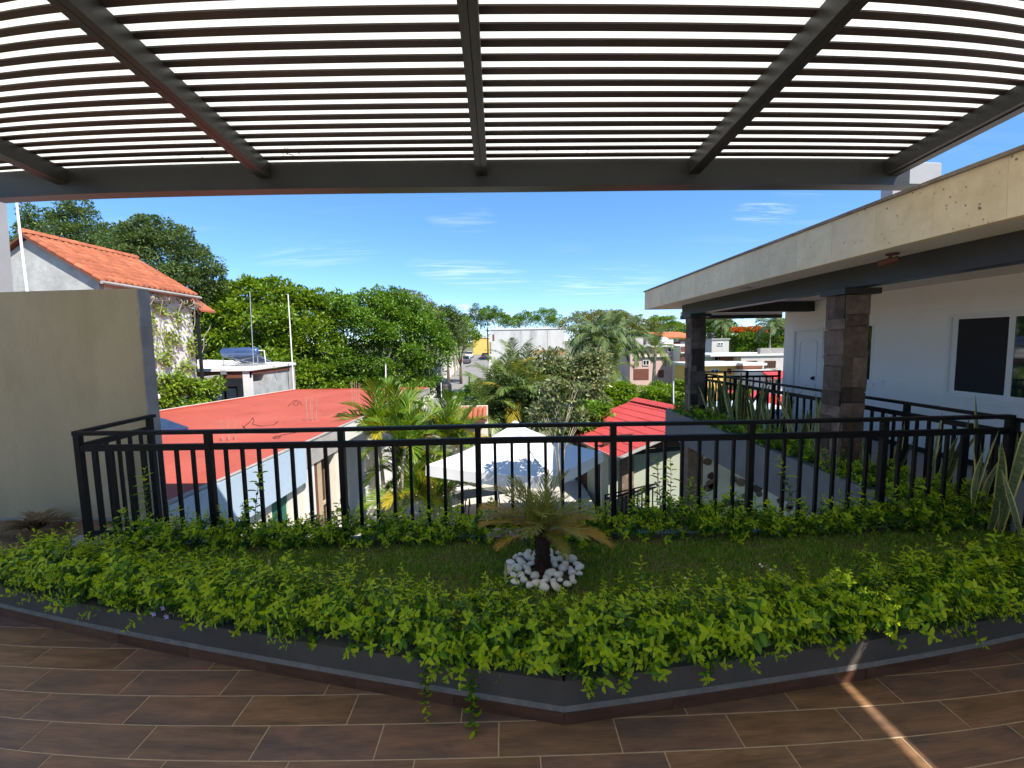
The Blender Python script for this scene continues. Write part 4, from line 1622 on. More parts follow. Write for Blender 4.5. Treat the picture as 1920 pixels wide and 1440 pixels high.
# purple flowers in the hedge
lm_fl = M('lilac_petal', (0.42, 0.34, 0.62), 0.7, 0.1, 8)
for (px, py) in ((288, 1151), (305, 1140), (312, 1156)):
    p = atz(px, py, 0.3)
    m = MB()
    vs, fs = [(0, 0, 0)], []
    for k in range(5):
        a, b_ = k * 1.2566, k * 1.2566 + 0.9
        vs += [(0.012 * math.cos(a), -0.004, 0.012 * math.sin(a)), (0.017 * math.cos((a + b_) / 2), -0.008, 0.017 * math.sin((a + b_) / 2)), (0.012 * math.cos(b_), -0.004, 0.012 * math.sin(b_))]
        fs.append((0, 3 * k + 1, 3 * k + 2, 3 * k + 3))
    m.add(vs, fs)
    tag(m.build('flower', lm_fl, None, p), 'small lilac flower tucked in the front hedge at the left', 'flower', 'lilac flowers in the hedge')
# dry clump at the far left of the terrace
V, Fc, mi = frond_np(0.3, 40, 0.2, 0.008, D2R(70), D2R(-10), seed=3)
dp = thing('dry_plant', 'brown dry tuft of grass at the foot of the olive wall', 'plant', (-4.75, 4.15, 0.0))
dm = np_mesh('blades', V, Fc, [m_straw, m_straw], mi=mi)
for i in range(9):
    inst('blades', dm, dp, (0, 0, 0), (0, 0.2 * (i % 3), i * 0.72), 0.9)

# ================================================================== TREES
lm_ficus = leaf_mat('glossy_tree_leaf', [(0.05, 0.11, 0.012), (0.09, 0.19, 0.02), (0.15, 0.27, 0.03), (0.22, 0.34, 0.04)], 0.32, 0.38, 0.5)
lm_ficusl = leaf_mat('bright_tree_leaf', [(0.065, 0.14, 0.012), (0.12, 0.22, 0.018), (0.19, 0.29, 0.026), (0.27, 0.35, 0.04)], 0.32, 0.4, 0.45)
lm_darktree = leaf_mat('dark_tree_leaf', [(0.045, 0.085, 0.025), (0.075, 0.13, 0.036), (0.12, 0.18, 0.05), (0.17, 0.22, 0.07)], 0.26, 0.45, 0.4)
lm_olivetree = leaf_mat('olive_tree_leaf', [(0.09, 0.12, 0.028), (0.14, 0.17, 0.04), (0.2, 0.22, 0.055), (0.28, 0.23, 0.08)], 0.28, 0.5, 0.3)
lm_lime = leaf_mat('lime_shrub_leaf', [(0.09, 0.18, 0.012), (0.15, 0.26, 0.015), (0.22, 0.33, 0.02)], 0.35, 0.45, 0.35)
lm_pale = leaf_mat('pale_glossy_leaf', [(0.07, 0.115, 0.03), (0.12, 0.16, 0.045), (0.2, 0.23, 0.085), (0.34, 0.32, 0.18)], 0.25, 0.3, 0.6)
lm_orangefl = leaf_mat('orange_blossom', [(0.5, 0.12, 0.03), (0.6, 0.2, 0.05)], 0.3, 0.6, 0.2)


def crown_np(blobs, n, leaf, rng, clump=0.3, hang=0.15, flat=0.75, fill=0.25):
    """leaf positions gathered in clumps over the outer part of ellipsoids; blobs: (centre, radii)"""
    vol = np.array([(r[0] * r[1] + r[0] * r[2] + r[1] * r[2]) for c, r in blobs])
    cnt = (n * vol / vol.sum()).astype(int)
    Ps, Ds, Ns = [], [], []
    for (c, r), k in zip(blobs, cnt):
        if k < 4:
            continue
        c, r = np.array(c), np.array(r)
        nc = max(6, int(9 * (r.mean() / max(0.25, clump * r.mean())) ** 1.25))
        u = norm(rng.normal(size=(nc, 3)))
        u[:, 2] = np.where(u[:, 2] < -0.55, -u[:, 2], u[:, 2])
        rad = rng.uniform(0.66, 1.0, nc)[:, None]
        cc = u * rad
        cr = clump * rng.uniform(0.6, 1.25, nc)
        pick = rng.integers(0, nc, k)
        v = norm(rng.normal(size=(k, 3)))
        v[:, 2] = np.abs(v[:, 2]) * np.where(rng.random(k) < 0.75, 1, -1)
        q = rng.uniform(0.45, 1.0, k)[:, None]
        off = v * q * cr[pick][:, None]
        off[:, 2] *= flat
        P = cc[pick] + off
        inner = rng.random(k) < fill
        P[inner] = (norm(rng.normal(size=(inner.sum(), 3))) * rng.uniform(0.25, 0.8, (inner.sum(), 1)))
        Ps.append(c + P * r)
        D = v + 0.7 * norm(cc[pick]) + rng.normal(0, 0.45, (k, 3))
        D[:, 2] -= hang * 2
        Ds.append(D)
        Ns.append(v * 0.6 + np.array([0, 0, 0.9]) + rng.normal(0, 0.35, (k, 3)))
    P, D, N = np.concatenate(Ps), np.concatenate(Ds), np.concatenate(Ns)
    L = leaf * rng.uniform(0.6, 1.25, len(P))
    return leaves2_np(P, D, N, L, L * 0.5)


def tree(name, label, y, blobs, mat, leaf, n, group=None, trunk=0.16, clump=0.3, depth=0.85, seed=0, hang=0.15, fill=0.25, cat='tree', bark=None, root=None, crown='crown', lean=0, airy=False):
    rng = np.random.default_rng(seed + 1000)
    bl = []
    for bq in blobs:
        px, py, rx, ry = bq[:4]
        yy = y + (bq[4] if len(bq) > 4 else 0)
        c = aty(px, py, yy)
        k = yy / 800
        bl.append((c, (rx * k, rx * k * depth, ry * k)))
    r0 = random.Random(seed * 7 + 5)
    main = len(bl)
    if not airy:
        for c, rr_ in bl[:main]:                      # smaller boughs breaking the outline
            for _ in range(5):
                u = Vector((r0.gauss(0, 1), r0.gauss(-0.4, 0.8), abs(r0.gauss(0.5, 0.7)))).normalized()
                k_ = r0.uniform(0.22, 0.42)
                bl.append((c + np.array([u.x * rr_[0], u.y * rr_[1], u.z * rr_[2]]) * r0.uniform(0.85, 1.08), tuple(q_ * k_ for q_ in rr_)))
    cx = sum(b[0][0] * b[1][0] for b in bl) / sum(b[1][0] for b in bl) if root is None else root[0]
    ty = y if root is None else root[1]
    gz = ground_z(ty) - 0.05 if (ty > 20 or cx > 3) else G
    t = thing(name, label, cat, (cx, ty, gz), 0, group)
    o = np.array([cx, ty, gz])
    bb = MB()
    r = random.Random(seed)
    zf = gz + (min(b[0][2] - b[1][2] for b in bl[:main]) - gz) * 0.6 + 0.3
    zf = max(zf, gz + 0.4)
    fork = Vector((cx + lean, ty, zf)) - Vector(o)
    bb.tube([(0, 0, -0.2), (r.uniform(-.05, .05), 0, fork.z * 0.5), fork], [trunk * 1.25, trunk, trunk * 0.85], 8)
    for c, rr_ in bl[:main]:
        e = Vector(c - o) + Vector((0, 0, rr_[2] * 0.3))
        mid = fork.lerp(e, 0.5) + Vector((r.uniform(-.2, .2), r.uniform(-.2, .2), 0.1))
        bb.tube([fork, mid, e], [trunk * 0.6, trunk * 0.4, trunk * 0.12], 6)
        for _ in range(4):
            u = Vector((r.gauss(0, 1), r.gauss(0, 1), r.gauss(0.3, 0.7))).normalized()
            q = e + Vector((u.x * rr_[0], u.y * rr_[1], u.z * rr_[2])) * 0.7
            bb.tube([mid, mid.lerp(q, 0.6) + Vector((0, 0, 0.05)), q], [trunk * 0.3, trunk * 0.18, trunk * 0.05], 5)
    bb.build('trunk', bark or m_bark, t, smooth=True)
    V, Fc = crown_np(bl, n, leaf, rng, clump, hang, fill=fill)
    inst(crown, np_mesh(crown, V - o, Fc, mat), t)
    return t


# tall trees behind the tiled house
tree('leafy_tree', 'tall tree with a pointed crown behind the ridge of the tiled house', 27,
     [(140, 425, 42, 38), (85, 430, 36, 34), (180, 460, 55, 42), (60, 440, 28, 26), (140, 500, 90, 60), (146, 398, 20, 26), (225, 500, 60, 45)], lm_darktree, 0.17, 26000, seed=1, clump=0.26)
tree('leafy_tree', 'tall dark tree with layered crown right of the tiled house ridge', 25,
     [(285, 445, 45, 34), (330, 470, 52, 40), (375, 500, 42, 34), (300, 500, 80, 55), (395, 535, 32, 30), (345, 560, 70, 60), (260, 440, 28, 25)], lm_darktree, 0.17, 26000, seed=2, clump=0.26)
# the row of glossy trees behind the red roof
FG = 'row of glossy trees behind the red roof'
tree('broadleaf_tree', 'bright glossy tree nearest the tiled house at the left end of the row', 26,
     [(405, 580, 42, 36), (430, 620, 55, 50), (385, 640, 40, 60), (440, 690, 60, 50), (420, 720, 60, 40)], lm_ficusl, 0.26, 22000, FG, seed=3, clump=0.3)
tree('broadleaf_tree', 'highest bright glossy tree directly behind the solar water heater', 27,
     [(480, 560, 50, 34), (520, 560, 42, 34), (500, 615, 72, 55), (500, 680, 80, 60), (510, 730, 80, 40)], lm_ficusl, 0.26, 25000, FG, seed=4, clump=0.3)
tree('broadleaf_tree', 'bright tree behind the tall white pole with lighter top leaves', 28,
     [(560, 585, 42, 34), (595, 600, 45, 42), (575, 650, 65, 60), (590, 705, 60, 40), (590, 740, 70, 30)], lm_ficusl, 0.22, 24000, FG, seed=5, clump=0.28)
tree('broadleaf_tree', 'dense mid green tree at the middle of the row', 29,
     [(640, 590, 55, 40), (665, 630, 65, 55), (640, 690, 65, 50), (650, 735, 70, 35)], lm_ficus, 0.2, 26000, FG, seed=6, clump=0.26)
tree('broadleaf_tree', 'dense mid green tree with drooping sprays right of the middle', 30,
     [(700, 585, 45, 38), (725, 620, 60, 55), (715, 685, 65, 50), (720, 730, 70, 35), (745, 580, 40, 34)], lm_ficus, 0.2, 26000, FG, seed=7, clump=0.26)
tree('broadleaf_tree', 'dense green tree at the right end of the row beside the street', 31,
     [(780, 620, 45, 42), (800, 660, 50, 52), (775, 705, 55, 40), (790, 730, 45, 30), (815, 640, 34, 40), (760, 600, 40, 34)], lm_ficus, 0.2, 22000, FG, seed=8, clump=0.26)
tree('airy_tree', 'thin airy yellowish tree rising above the right end of the row', 44,
     [(735, 572, 30, 22), (765, 570, 35, 25), (790, 590, 30, 25)], lm_olivetree, 0.2, 5200, seed=9, clump=0.3, fill=0.1)
# trees along the street
tree('street_tree', 'dark round tree standing on the left of the street', 48, [(825, 600, 32, 26), (850, 610, 28, 28), (830, 630, 38, 30)], lm_darktree, 0.26, 9000, seed=10)
tree('street_tree', 'lighter spreading tree overhanging the street before the yellow wall', 52, [(855, 625, 34, 26), (875, 640, 26, 20), (840, 645, 26, 26)], lm_ficusl, 0.24, 8500, seed=11)
HG = 'far trees along the horizon'
for i, (lab, y, bl, mt, n) in enumerate([
        ('far dense tree left above the white wall', 135, [(893, 594, 18, 17), (878, 606, 16, 16), (905, 604, 16, 16)], lm_darktree, 6500),
        ('far tall thin trunked tree above the left end of the white wall', 130, [(918, 590, 18, 13), (935, 598, 18, 15), (952, 606, 16, 12)], lm_ficus, 6500),
        ('far blue green tree just left of the middle of the white wall', 150, [(988, 600, 22, 18), (970, 606, 16, 13)], lm_ficus, 6500),
        ('far rounded tree behind the right half of the white wall', 145, [(1020, 597, 24, 18), (1042, 604, 20, 14)], lm_ficus, 6500),
        ('wide green tree at the right end of the white wall', 80, [(1085, 612, 32, 22), (1110, 602, 28, 18), (1090, 640, 30, 26)], lm_olivetree, 7000),
        ('flat topped tree above the big drooping palms', 82, [(1140, 600, 34, 16), (1170, 606, 28, 16)], lm_olivetree, 6000),
        ('brownish tree left of the pink building roofs', 75, [(1200, 616, 26, 16), (1185, 626, 24, 18), (1215, 628, 22, 12)], lm_olivetree, 5500),
        ('bright domed tree above the orange roofs', 100, [(1240, 610, 26, 14), (1225, 618, 18, 12), (1262, 620, 22, 14)], lm_ficusl, 6000),
        ('dark tree right behind the far stone column', 95, [(1296, 625, 20, 20), (1280, 630, 16, 14)], lm_ficus, 3500)]):
    tree('far_tree', lab, y, bl, mt, 0.42 if y > 90 else 0.34, n, HG, seed=20 + i, trunk=0.2, clump=0.32)
tree('flame_tree', 'tree with a band of orange blossom framed by the corridor opening', 62,
     [(1395, 640, 32, 22), (1420, 640, 26, 24), (1380, 650, 22, 18), (1400, 660, 36, 18)], lm_ficus, 0.3, 11000, seed=33)
rng = np.random.default_rng(5)
bl = [(aty(px, py, 61), (rx * 61 / 800, 1.0, ry * 61 / 800)) for px, py, rx, ry in ((1388, 620, 18, 5), (1412, 619, 18, 6), (1428, 622, 10, 5))]
V, Fc = crown_np(bl, 1500, 0.3, rng, 0.3)
ft = [o for o in bpy.data.objects if o.name.startswith('flame_tree')][0]
inst('blossom', np_mesh('blossom', V - np.array(ft.location), Fc, lm_orangefl), ft)
tree('far_tree', 'pale leafy tree beside the corridor opening wall', 58, [(1455, 650, 26, 22), (1470, 625, 24, 22), (1440, 662, 22, 12)], lm_ficusl, 0.32, 7000, HG, seed=34)
tree('far_tree', 'dark tree behind the block house with the black tank', 66, [(1345, 615, 30, 20), (1325, 625, 24, 22), (1360, 640, 30, 20)], lm_ficus, 0.34, 8000, HG, seed=35)

# a far wood that closes the horizon
rng = np.random.default_rng(8)
bl = []
for i in range(60):
    x = -330 + 11 * i + rng.uniform(-4, 4)
    y = 230 + rng.uniform(-25, 40)
    hh = rng.uniform(4.0, 7.5)
    bl.append((np.array([x, y, ground_z(y) + hh * 0.6]), (rng.uniform(7, 11), 6, hh)))
V, Fc = crown_np(bl, 26000, 1.0, rng, 0.3)
tag(inst('woods', np_mesh('woods', V, Fc, lm_darktree)), kind='stuff')

# shrubs and trees of the garden below
tree('lime_shrub', 'bright lime shrub mass left behind the red palapa roof', 25, [(1140, 740, 34, 20), (1165, 735, 32, 18), (1150, 765, 45, 25)], lm_lime, 0.15, 11000, 'lime shrubs behind the palapa', seed=40, cat='shrub', trunk=0.08, clump=0.28)
tree('lime_shrub', 'bright lime shrub mass behind the top of the palapa roof', 26, [(1205, 742, 34, 16), (1190, 765, 40, 22)], lm_lime, 0.15, 8000, 'lime shrubs behind the palapa', seed=41, cat='shrub', trunk=0.08, clump=0.28)
tree('lime_shrub', 'green shrub mass beside the white post right of the palapa', 27, [(1248, 740, 34, 20), (1262, 770, 34, 26), (1275, 735, 24, 18)], lm_ficusl, 0.16, 9000, 'lime shrubs behind the palapa', seed=42, cat='shrub', trunk=0.08, clump=0.28)
tree('garden_tree', 'pale glossy leaved tree spreading behind the canopy tent', 19,
     [(1085, 715, 52, 46, 1), (1030, 690, 46, 38, 1), (1115, 690, 34, 34, 1), (1060, 760, 50, 40, 0.5), (1110, 760, 34, 38, 1)], lm_pale, 0.2, 9000, seed=43, trunk=0.1, clump=0.36, hang=0.4, fill=0.15)
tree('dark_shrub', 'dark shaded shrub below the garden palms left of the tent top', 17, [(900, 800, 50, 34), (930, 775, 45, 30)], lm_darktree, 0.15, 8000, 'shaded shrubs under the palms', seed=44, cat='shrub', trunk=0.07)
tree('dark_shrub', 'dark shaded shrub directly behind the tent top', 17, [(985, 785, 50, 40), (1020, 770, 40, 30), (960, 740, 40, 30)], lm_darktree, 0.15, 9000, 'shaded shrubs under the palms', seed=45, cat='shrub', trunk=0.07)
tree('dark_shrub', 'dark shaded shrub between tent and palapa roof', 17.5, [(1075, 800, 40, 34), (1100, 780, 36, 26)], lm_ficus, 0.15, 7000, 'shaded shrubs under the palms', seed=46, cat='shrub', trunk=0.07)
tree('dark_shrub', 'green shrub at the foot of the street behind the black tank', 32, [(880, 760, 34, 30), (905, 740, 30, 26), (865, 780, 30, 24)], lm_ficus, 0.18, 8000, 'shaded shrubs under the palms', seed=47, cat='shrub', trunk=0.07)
# slender tree in front of the tent: its shadow falls on the fabric
tree('slender_tree', 'slender forked tree with sparse pale leaves before the canopy tent', 9.0,
     [(1052, 765, 40, 30), (1085, 785, 26, 20), (1030, 735, 34, 26), (1078, 740, 30, 26), (1048, 800, 26, 14), (1010, 775, 24, 18)], lm_pale, 0.12, 1500, seed=48, trunk=0.035, clump=0.34, hang=0.25, fill=0.2, bark=m_barkpale, root=(1.12, 8.6), airy=True)

# garden palms
PG = 'feather palms of the garden'
frond_set('mid', [lm_palm, m_rach], 1.9, 36, 0.5, 0.032, [(D2R(a), D2R(b)) for a, b in ((82, 30), (64, -8), (48, -35), (28, -60), (6, -78))], spread=0.9, vee=0.3, droop=0.45)
frond_set('midy', [lm_arecay, m_rachy], 1.8, 34, 0.46, 0.03, [(D2R(a), D2R(b)) for a, b in ((70, 10), (50, -20), (30, -55), (10, -70), (0, -80))], spread=0.9, vee=0.2, droop=0.5)


def garden_palm(px, py, y, label, key, nf, **kw):
    c = aty(px, py, y)
    gz = G if y < 20 else ground_z(y) - 0.05
    return palm('palm', label, (c[0], y, gz), [(0, 0, c[2] - gz, kw.pop('lx', 0.15), 0)], key, nf, PG, **kw)


garden_palm(962, 748, 17.0, 'green palm with yellow stems right above the tent top', 'mid', 18, yellow=('midy', 0.12), seed=3, r0=0.08, r1=0.05)
garden_palm(918, 742, 18.5, 'drooping palm at the left of the garden group', 'mid', 16, yellow=('midy', 0.1), seed=4)
garden_palm(1004, 732, 20.0, 'tall green palm at the back of the garden group', 'mid', 16, seed=5, yellow=('midy', 0.15))
garden_palm(960, 696, 22.0, 'palm with hanging reddish dead fronds before the long white wall', 'mid', 13, seed=6, skirt=('dead', 4))
garden_palm(895, 770, 17.0, 'low palm nearest the tiled lean-to roof', 'mid', 12, seed=7)
garden_palm(1065, 712, 21.0, 'palm mixed into the pale leaved tree', 'mid', 11, seed=8)
garden_palm(938, 726, 18.5, 'bright arching palm in the middle of the garden group', 'mid', 15, seed=15, yellow=('midy', 0.08))
garden_palm(985, 720, 19.0, 'upright palm between the middle palm and the pale leaved tree', 'mid', 14, seed=16, yellow=('midy', 0.2))
garden_palm(1118, 638, 32.0, 'big grey green drooping palm above the lime shrubs', 'grey', 22, seed=9, r0=0.2, r1=0.14)
garden_palm(1152, 645, 33.0, 'second big grey green palm with long hanging fronds', 'grey', 22, seed=10, r0=0.2, r1=0.14)
garden_palm(1140, 695, 30.0, 'lower feathery palm under the two big drooping ones', 'queen', 16, seed=11, r0=0.16, r1=0.1)
garden_palm(1226, 655, 40.0, 'single palm standing before the pink building', 'queen', 20, seed=12, r0=0.2, r1=0.13)
garden_palm(1352, 607, 64.0, 'far palm crown left of the flame tree', 'grey', 16, seed=13, r0=0.2)
garden_palm(1443, 612, 56.0, 'far dark palm right of the flame tree', 'grey', 18, seed=14, r0=0.25)

# areca clump next to the red roof
palm('areca_palm', 'golden green areca clump beside the edge of the red roof', (-3.5, 12.3, G),
     [(-0.15, 0.2, 3.15, -0.15, 0), (0.35, -0.1, 2.75, 0.25, -0.2), (0.0, 0.6, 3.3, 0.2, 0.2)], 'areca', 13, 'areca palms', seed=21, yellow=('arecay', 0.1), r0=0.07, r1=0.05)
palm('areca_palm', 'yellowing areca palm between the first clump and the tent', (-2.35, 13.4, G),
     [(0, 0, 2.7, 0.3, 0), (0.45, 0.3, 2.35, 0.25, 0), (-0.3, -0.3, 1.9, -0.3, -0.2)], 'areca', 13, 'areca palms', seed=22, yellow=('arecay', 0.3), r0=0.06, r1=0.045)
palm('areca_palm', 'low bushy areca palm behind the white iron chair', (-2.9, 12.4, G),
     [(0, 0, 1.1, 0.1, 0), (0.4, 0.3, 0.9, 0.3, 0)], 'areca', 13, 'areca palms', seed=23, yellow=('arecay', 0.1), r0=0.05, r1=0.04)

# ================================================================== HOUSE WITH THE RED FLAT ROOF
AX, AY = -4.47, 5.51
rh = thing('flat_roofed_house', 'low house with a broad red painted flat roof beside the terrace', 'house', (AX, AY, 0), -math.atan(0.0491))
RP = [(-8.5, -1.3), (0.0, -1.3), (0.0, 15.28), (-6.35, 14.85)]
MB().prism(RP, -0.45, -0.216).build('roof_slab', m_concrete, rh)
MB().prism([(-8.45, -1.28), (-0.05, -1.28), (-0.05, 15.25), (-6.3, 14.82)], -0.214, -0.2).build('roof', m_redroof, rh)
MB().beam((-8.42, -1.3, -0.175), (-6.28, 14.8, -0.175), 0.16, 0.05).beam((-6.25, 14.78, -0.18), (-0.1, 15.2, -0.18), 0.14, 0.04).build('parapet', m_redroof, rh)
MB().beam((-8.5, -1.3, -0.16), (-6.36, 14.83, -0.16), 0.05, 0.05).build('parapet_cap', m_cream, rh)
rr = random.Random(3)
for i in range(15):                                             # broken mortar edge along the courtyard side
    y0 = -1.2 + i * 1.08
    MB().box(-0.045, 0.02, y0, y0 + 1.06 + rr.uniform(-0.03, 0.01), -0.2135, -0.186 + rr.uniform(-0.01, 0.008)).build('edge_mortar', m_concrete, rh)
MB().box(0.002, 0.03, -1.2, 3.52, -1.04, -0.23).box(-0.25, -0.0, -1.2, 3.52, -1.04, -0.452).build('blue_panel', m_bluewall, rh)
MB().box(0.002, 0.02, 5.36, 6.7, -0.64, -0.23).box(-0.25, 0.0, 5.36, 6.7, -0.64, -0.452).build('white_fascia', m_bwhite, rh)
MB().box(-0.22, -0.1, -1.2, 2.3, G, -1.023).build('wall', m_cream, rh)
MB().box(-0.2, -0.13, 2.42, 2.95, G, -1.023).build('green_door', M('green_door_paint', (0.02, 0.13, 0.09), 0.6, 0.2, 3), rh)
MB().box(-0.22, -0.1, 2.3, 2.418, G, -1.023).box(-0.22, -0.1, 2.953, 3.6, G, -1.023).build('wall', m_cream, rh)
MB().box(-0.25, -0.005, 3.525, 5.35, -0.76, -0.452).build('lintel', m_concrete, rh)
MB().box(-0.25, -0.03, 3.605, 3.95, G, -0.762).build('column', m_bwhite, rh)
MB().box(-0.2, -0.06, 3.953, 4.13, G, -0.762).build('door_jamb', m_brown, rh)
MB().box(-0.2, -0.05, 4.133, 4.32, G, -0.762).build('door_frame', m_tan, rh)
MB().box(-0.3, -0.22, 4.32, 5.02, G, -0.762).build('door', m_wood, rh)
MB().box(-0.22, -0.15, 4.78, 4.83, G, -0.762).box(-0.22, -0.15, 4.33, 4.775, -1.95, -1.89).build('door_rail', m_tan, rh)
MB().box(-0.2, -0.05, 5.02, 5.33, G, -0.762).build('column', m_cream, rh)
wl = MB()
wl.box(-1.2, -1.05, 5.35, 5.6, G, -0.452).box(-1.2, -1.05, 6.7, 15.0, G, -0.452).box(-1.2, -1.05, 5.6, 6.7, G, -1.52).box(-1.2, -1.05, 5.6, 6.7, -0.7, -0.452)
wl.box(-1.045, -0.1, 5.34, 5.42, G, -0.7)
wl.build('wall', m_bwhite, rh)
wf = MB().box(-1.16, -1.07, 5.602, 5.66, -1.518, -0.702).box(-1.16, -1.07, 6.64, 6.698, -1.518, -0.702).box(-1.16, -1.07, 6.12, 6.17, -1.518, -0.702).box(-1.16, -1.07, 5.602, 6.698, -1.56, -1.518).box(-1.16, -1.07, 5.602, 6.698, -0.702, -0.66).build('window', m_tan, rh)
MB().box(-1.14, -1.135, 5.66, 6.12, -1.518, -0.702).box(-1.14, -1.135, 6.17, 6.64, -1.518, -0.702).build('pane', m_glass2, wf)
MB().box(-1.046, -0.98, 5.5, 6.8, -1.57, -1.53).build('sill', m_concrete, rh)
MB().box(-6.3, -6.1, -1.2, 14.7, G, -0.452).box(-6.09, -1.21, 14.5, 14.7, G, -0.452).build('wall', m_cream, rh)
MB().box(-0.12, 0.14, 7.15, 7.42, G, -0.452).build('porch_column', m_cream, rh)
MB().box(-1.04, 0.4, 5.43, 9.0, G, G + 0.3).build('porch_step', m_pave, rh)
# white railing of the porch, dark tyre and box leaning there
wr = thing('porch_railing', 'small white iron railing on the porch below the red roof', 'railing', aty(688, 965, 12.2))
m = MB()
for k in range(7):
    m.beam((0.02, k * 0.12, 0), (0.02, k * 0.12, 0.8), 0.02, 0.02)
m.build('baluster_row', m_alu, wr)
MB().beam((0.02, -0.04, 0.82), (0.02, 0.78, 0.82), 0.05, 0.04).build('handrail', m_alu, wr)
ty = thing('tyre', 'black tyre propped against the white wall under the red roof', 'tyre', (-4.75, 12.0, G + 0.3))
m = MB()
for k in range(24):
    a0, a1 = 2 * math.pi * k / 24, 2 * math.pi * (k + 1) / 24
    m.beam((0.06 * math.sin(a0), 0.36 * math.cos(a0), 0.42 + 0.36 * math.sin(a0)), (0.06 * math.sin(a1), 0.36 * math.cos(a1), 0.42 + 0.36 * math.sin(a1)), 0.14, 0.13, (1, 0, 0))
m.build('tread', m_dark, ty)
MB().tube([(-0.03, 0, 0.42), (0.03, 0, 0.42)], 0.2, 16).build('hub', m_metal, ty)

# loose things on the red roof
for (px, py, lab, hh) in ((586, 789, 'bundle of rusty rebar sticking up in the middle of the red roof', 0.66), (430, 827, 'bundle of rusty rebar near the railing side of the red roof', 0.5), (668, 757, 'far bundle of rebar beside the areca palm', 0.85)):
    p = atz(px, py, -0.2)
    t = thing('rebar_bundle', lab, 'rebar', p, 0, 'rebar bundles on the red roof')
    for k in range(6):
        a = k * 1.05
        dx, dy = 0.13 * math.cos(a), 0.13 * math.sin(a)
        MB().tube([(dx, dy, 0), (dx * 1.05, dy, hh * 0.5), (dx * 1.2 + 0.02, dy * 1.1, hh * (0.85 + 0.03 * k))], 0.007, 5).build('bar', m_rust, t)
    MB().lathe([(0.22, 0), (0.2, 0.015), (0.0, 0.02)], n=9).build('mortar_foot', m_redroof, t)


def cable(pxs, label, r=0.007, z=-0.193, name='cable'):
    pts = [atz(a, b, z) for a, b in pxs]
    o = pts[0]
    t = MB().tube([p - o for p in pts], r, 5).build(name, m_dark, None, o)
    tag(t, label, 'cable', 'cables lying on the red roof')


cable([(541, 762), (546, 757), (552, 751), (558, 752), (561, 757), (556, 761), (551, 758), (556, 750), (563, 752), (567, 760)], 'small black cable coil lying far on the red roof')
cable([(456, 802), (468, 792), (475, 783), (477, 788), (474, 795), (490, 799), (515, 796), (522, 790)], 'black cable snaking in the middle of the red roof')
cable([(512, 820), (520, 817), (527, 818), (523, 822), (513, 822), (530, 815), (555, 811), (562, 808)], 'black cable loop near the courtyard edge of the red roof')
cable([(455, 798), (470, 812), (520, 812), (548, 809)], 'thin long cable crossing the near part of the red roof', 0.007)
# blue solar panel by the olive wall
pts = [atz(282, 807, -0.13), atz(353, 801, -0.13), aty(307, 785, 12.3), aty(282, 779, 12.3)]
sp = thing('solar_collector', 'blue striped solar collector lying on the red roof by the olive wall', 'solar collector', pts[0])
m = MB()
m.slab([p - pts[0] for p in pts], 0.05)
m.build('panel', m_panelblue, sp)
m = MB()
for k in range(1, 9):
    f = k / 9
    a, b = Vector(pts[0]).lerp(Vector(pts[3]), f), Vector(pts[1]).lerp(Vector(pts[2]), f)
    m.beam(a - Vector(pts[0]) + Vector((0, 0, .004)), b - Vector(pts[0]) + Vector((0, 0, .004)), 0.03, 0.012)
m.build('cell_rail', m_heater, sp)

# ================================================================== HOUSES ON THE LEFT
# gabled house with clay tiles
gh = thing('gabled_house', 'old white house with an orange clay tile roof behind the olive wall', 'house', (-13.78, 12.6, 0))
y0, y1 = 0.12, 3.85
ex, ez, rz_ = 2.28, 3.80, 5.2
m = MB()
for yy in (y0, y1 - 0.15):
    m.add([(-2.05, yy, -4), (2.05, yy, -4), (2.05, yy, ez + 0.05), (0, yy, rz_ - 0.09), (-2.05, yy, ez + 0.05),
           (-2.05, yy + .15, -4), (2.05, yy + .15, -4), (2.05, yy + .15, ez + 0.05), (0, yy + .15, rz_ - 0.09), (-2.05, yy + .15, ez + 0.05)],
          [(0, 1, 2, 3, 4), (9, 8, 7, 6, 5), (0, 5, 6, 1), (1, 6, 7, 2), (2, 7, 8, 3), (3, 8, 9, 4), (4, 9, 5, 0)])
m.build('gable_wall', m_greywash, gh)
MB().box(1.9, 2.046, y0 + 0.152, y1 - 0.152, -4, ez + 0.02).box(-2.046, -1.9, y0 + 0.152, y1 - 0.152, -4, ez + 0.02).build('wall', m_bwhite, gh)
sl = math.hypot(ex, rz_ - ez)
for s in (1, -1):
    m = MB()
    a, b = Vector((0, -0.05, rz_)), Vector((s * ex, -0.05, ez))
    m.slab([a, b, b + Vector((0, 4.0, 0)), a + Vector((0, 4.0, 0))] if s > 0 else [b, a, a + Vector((0, 4.0, 0)), b + Vector((0, 4.0, 0))], 0.06)
    m.build('roof_deck', m_brown, gh)
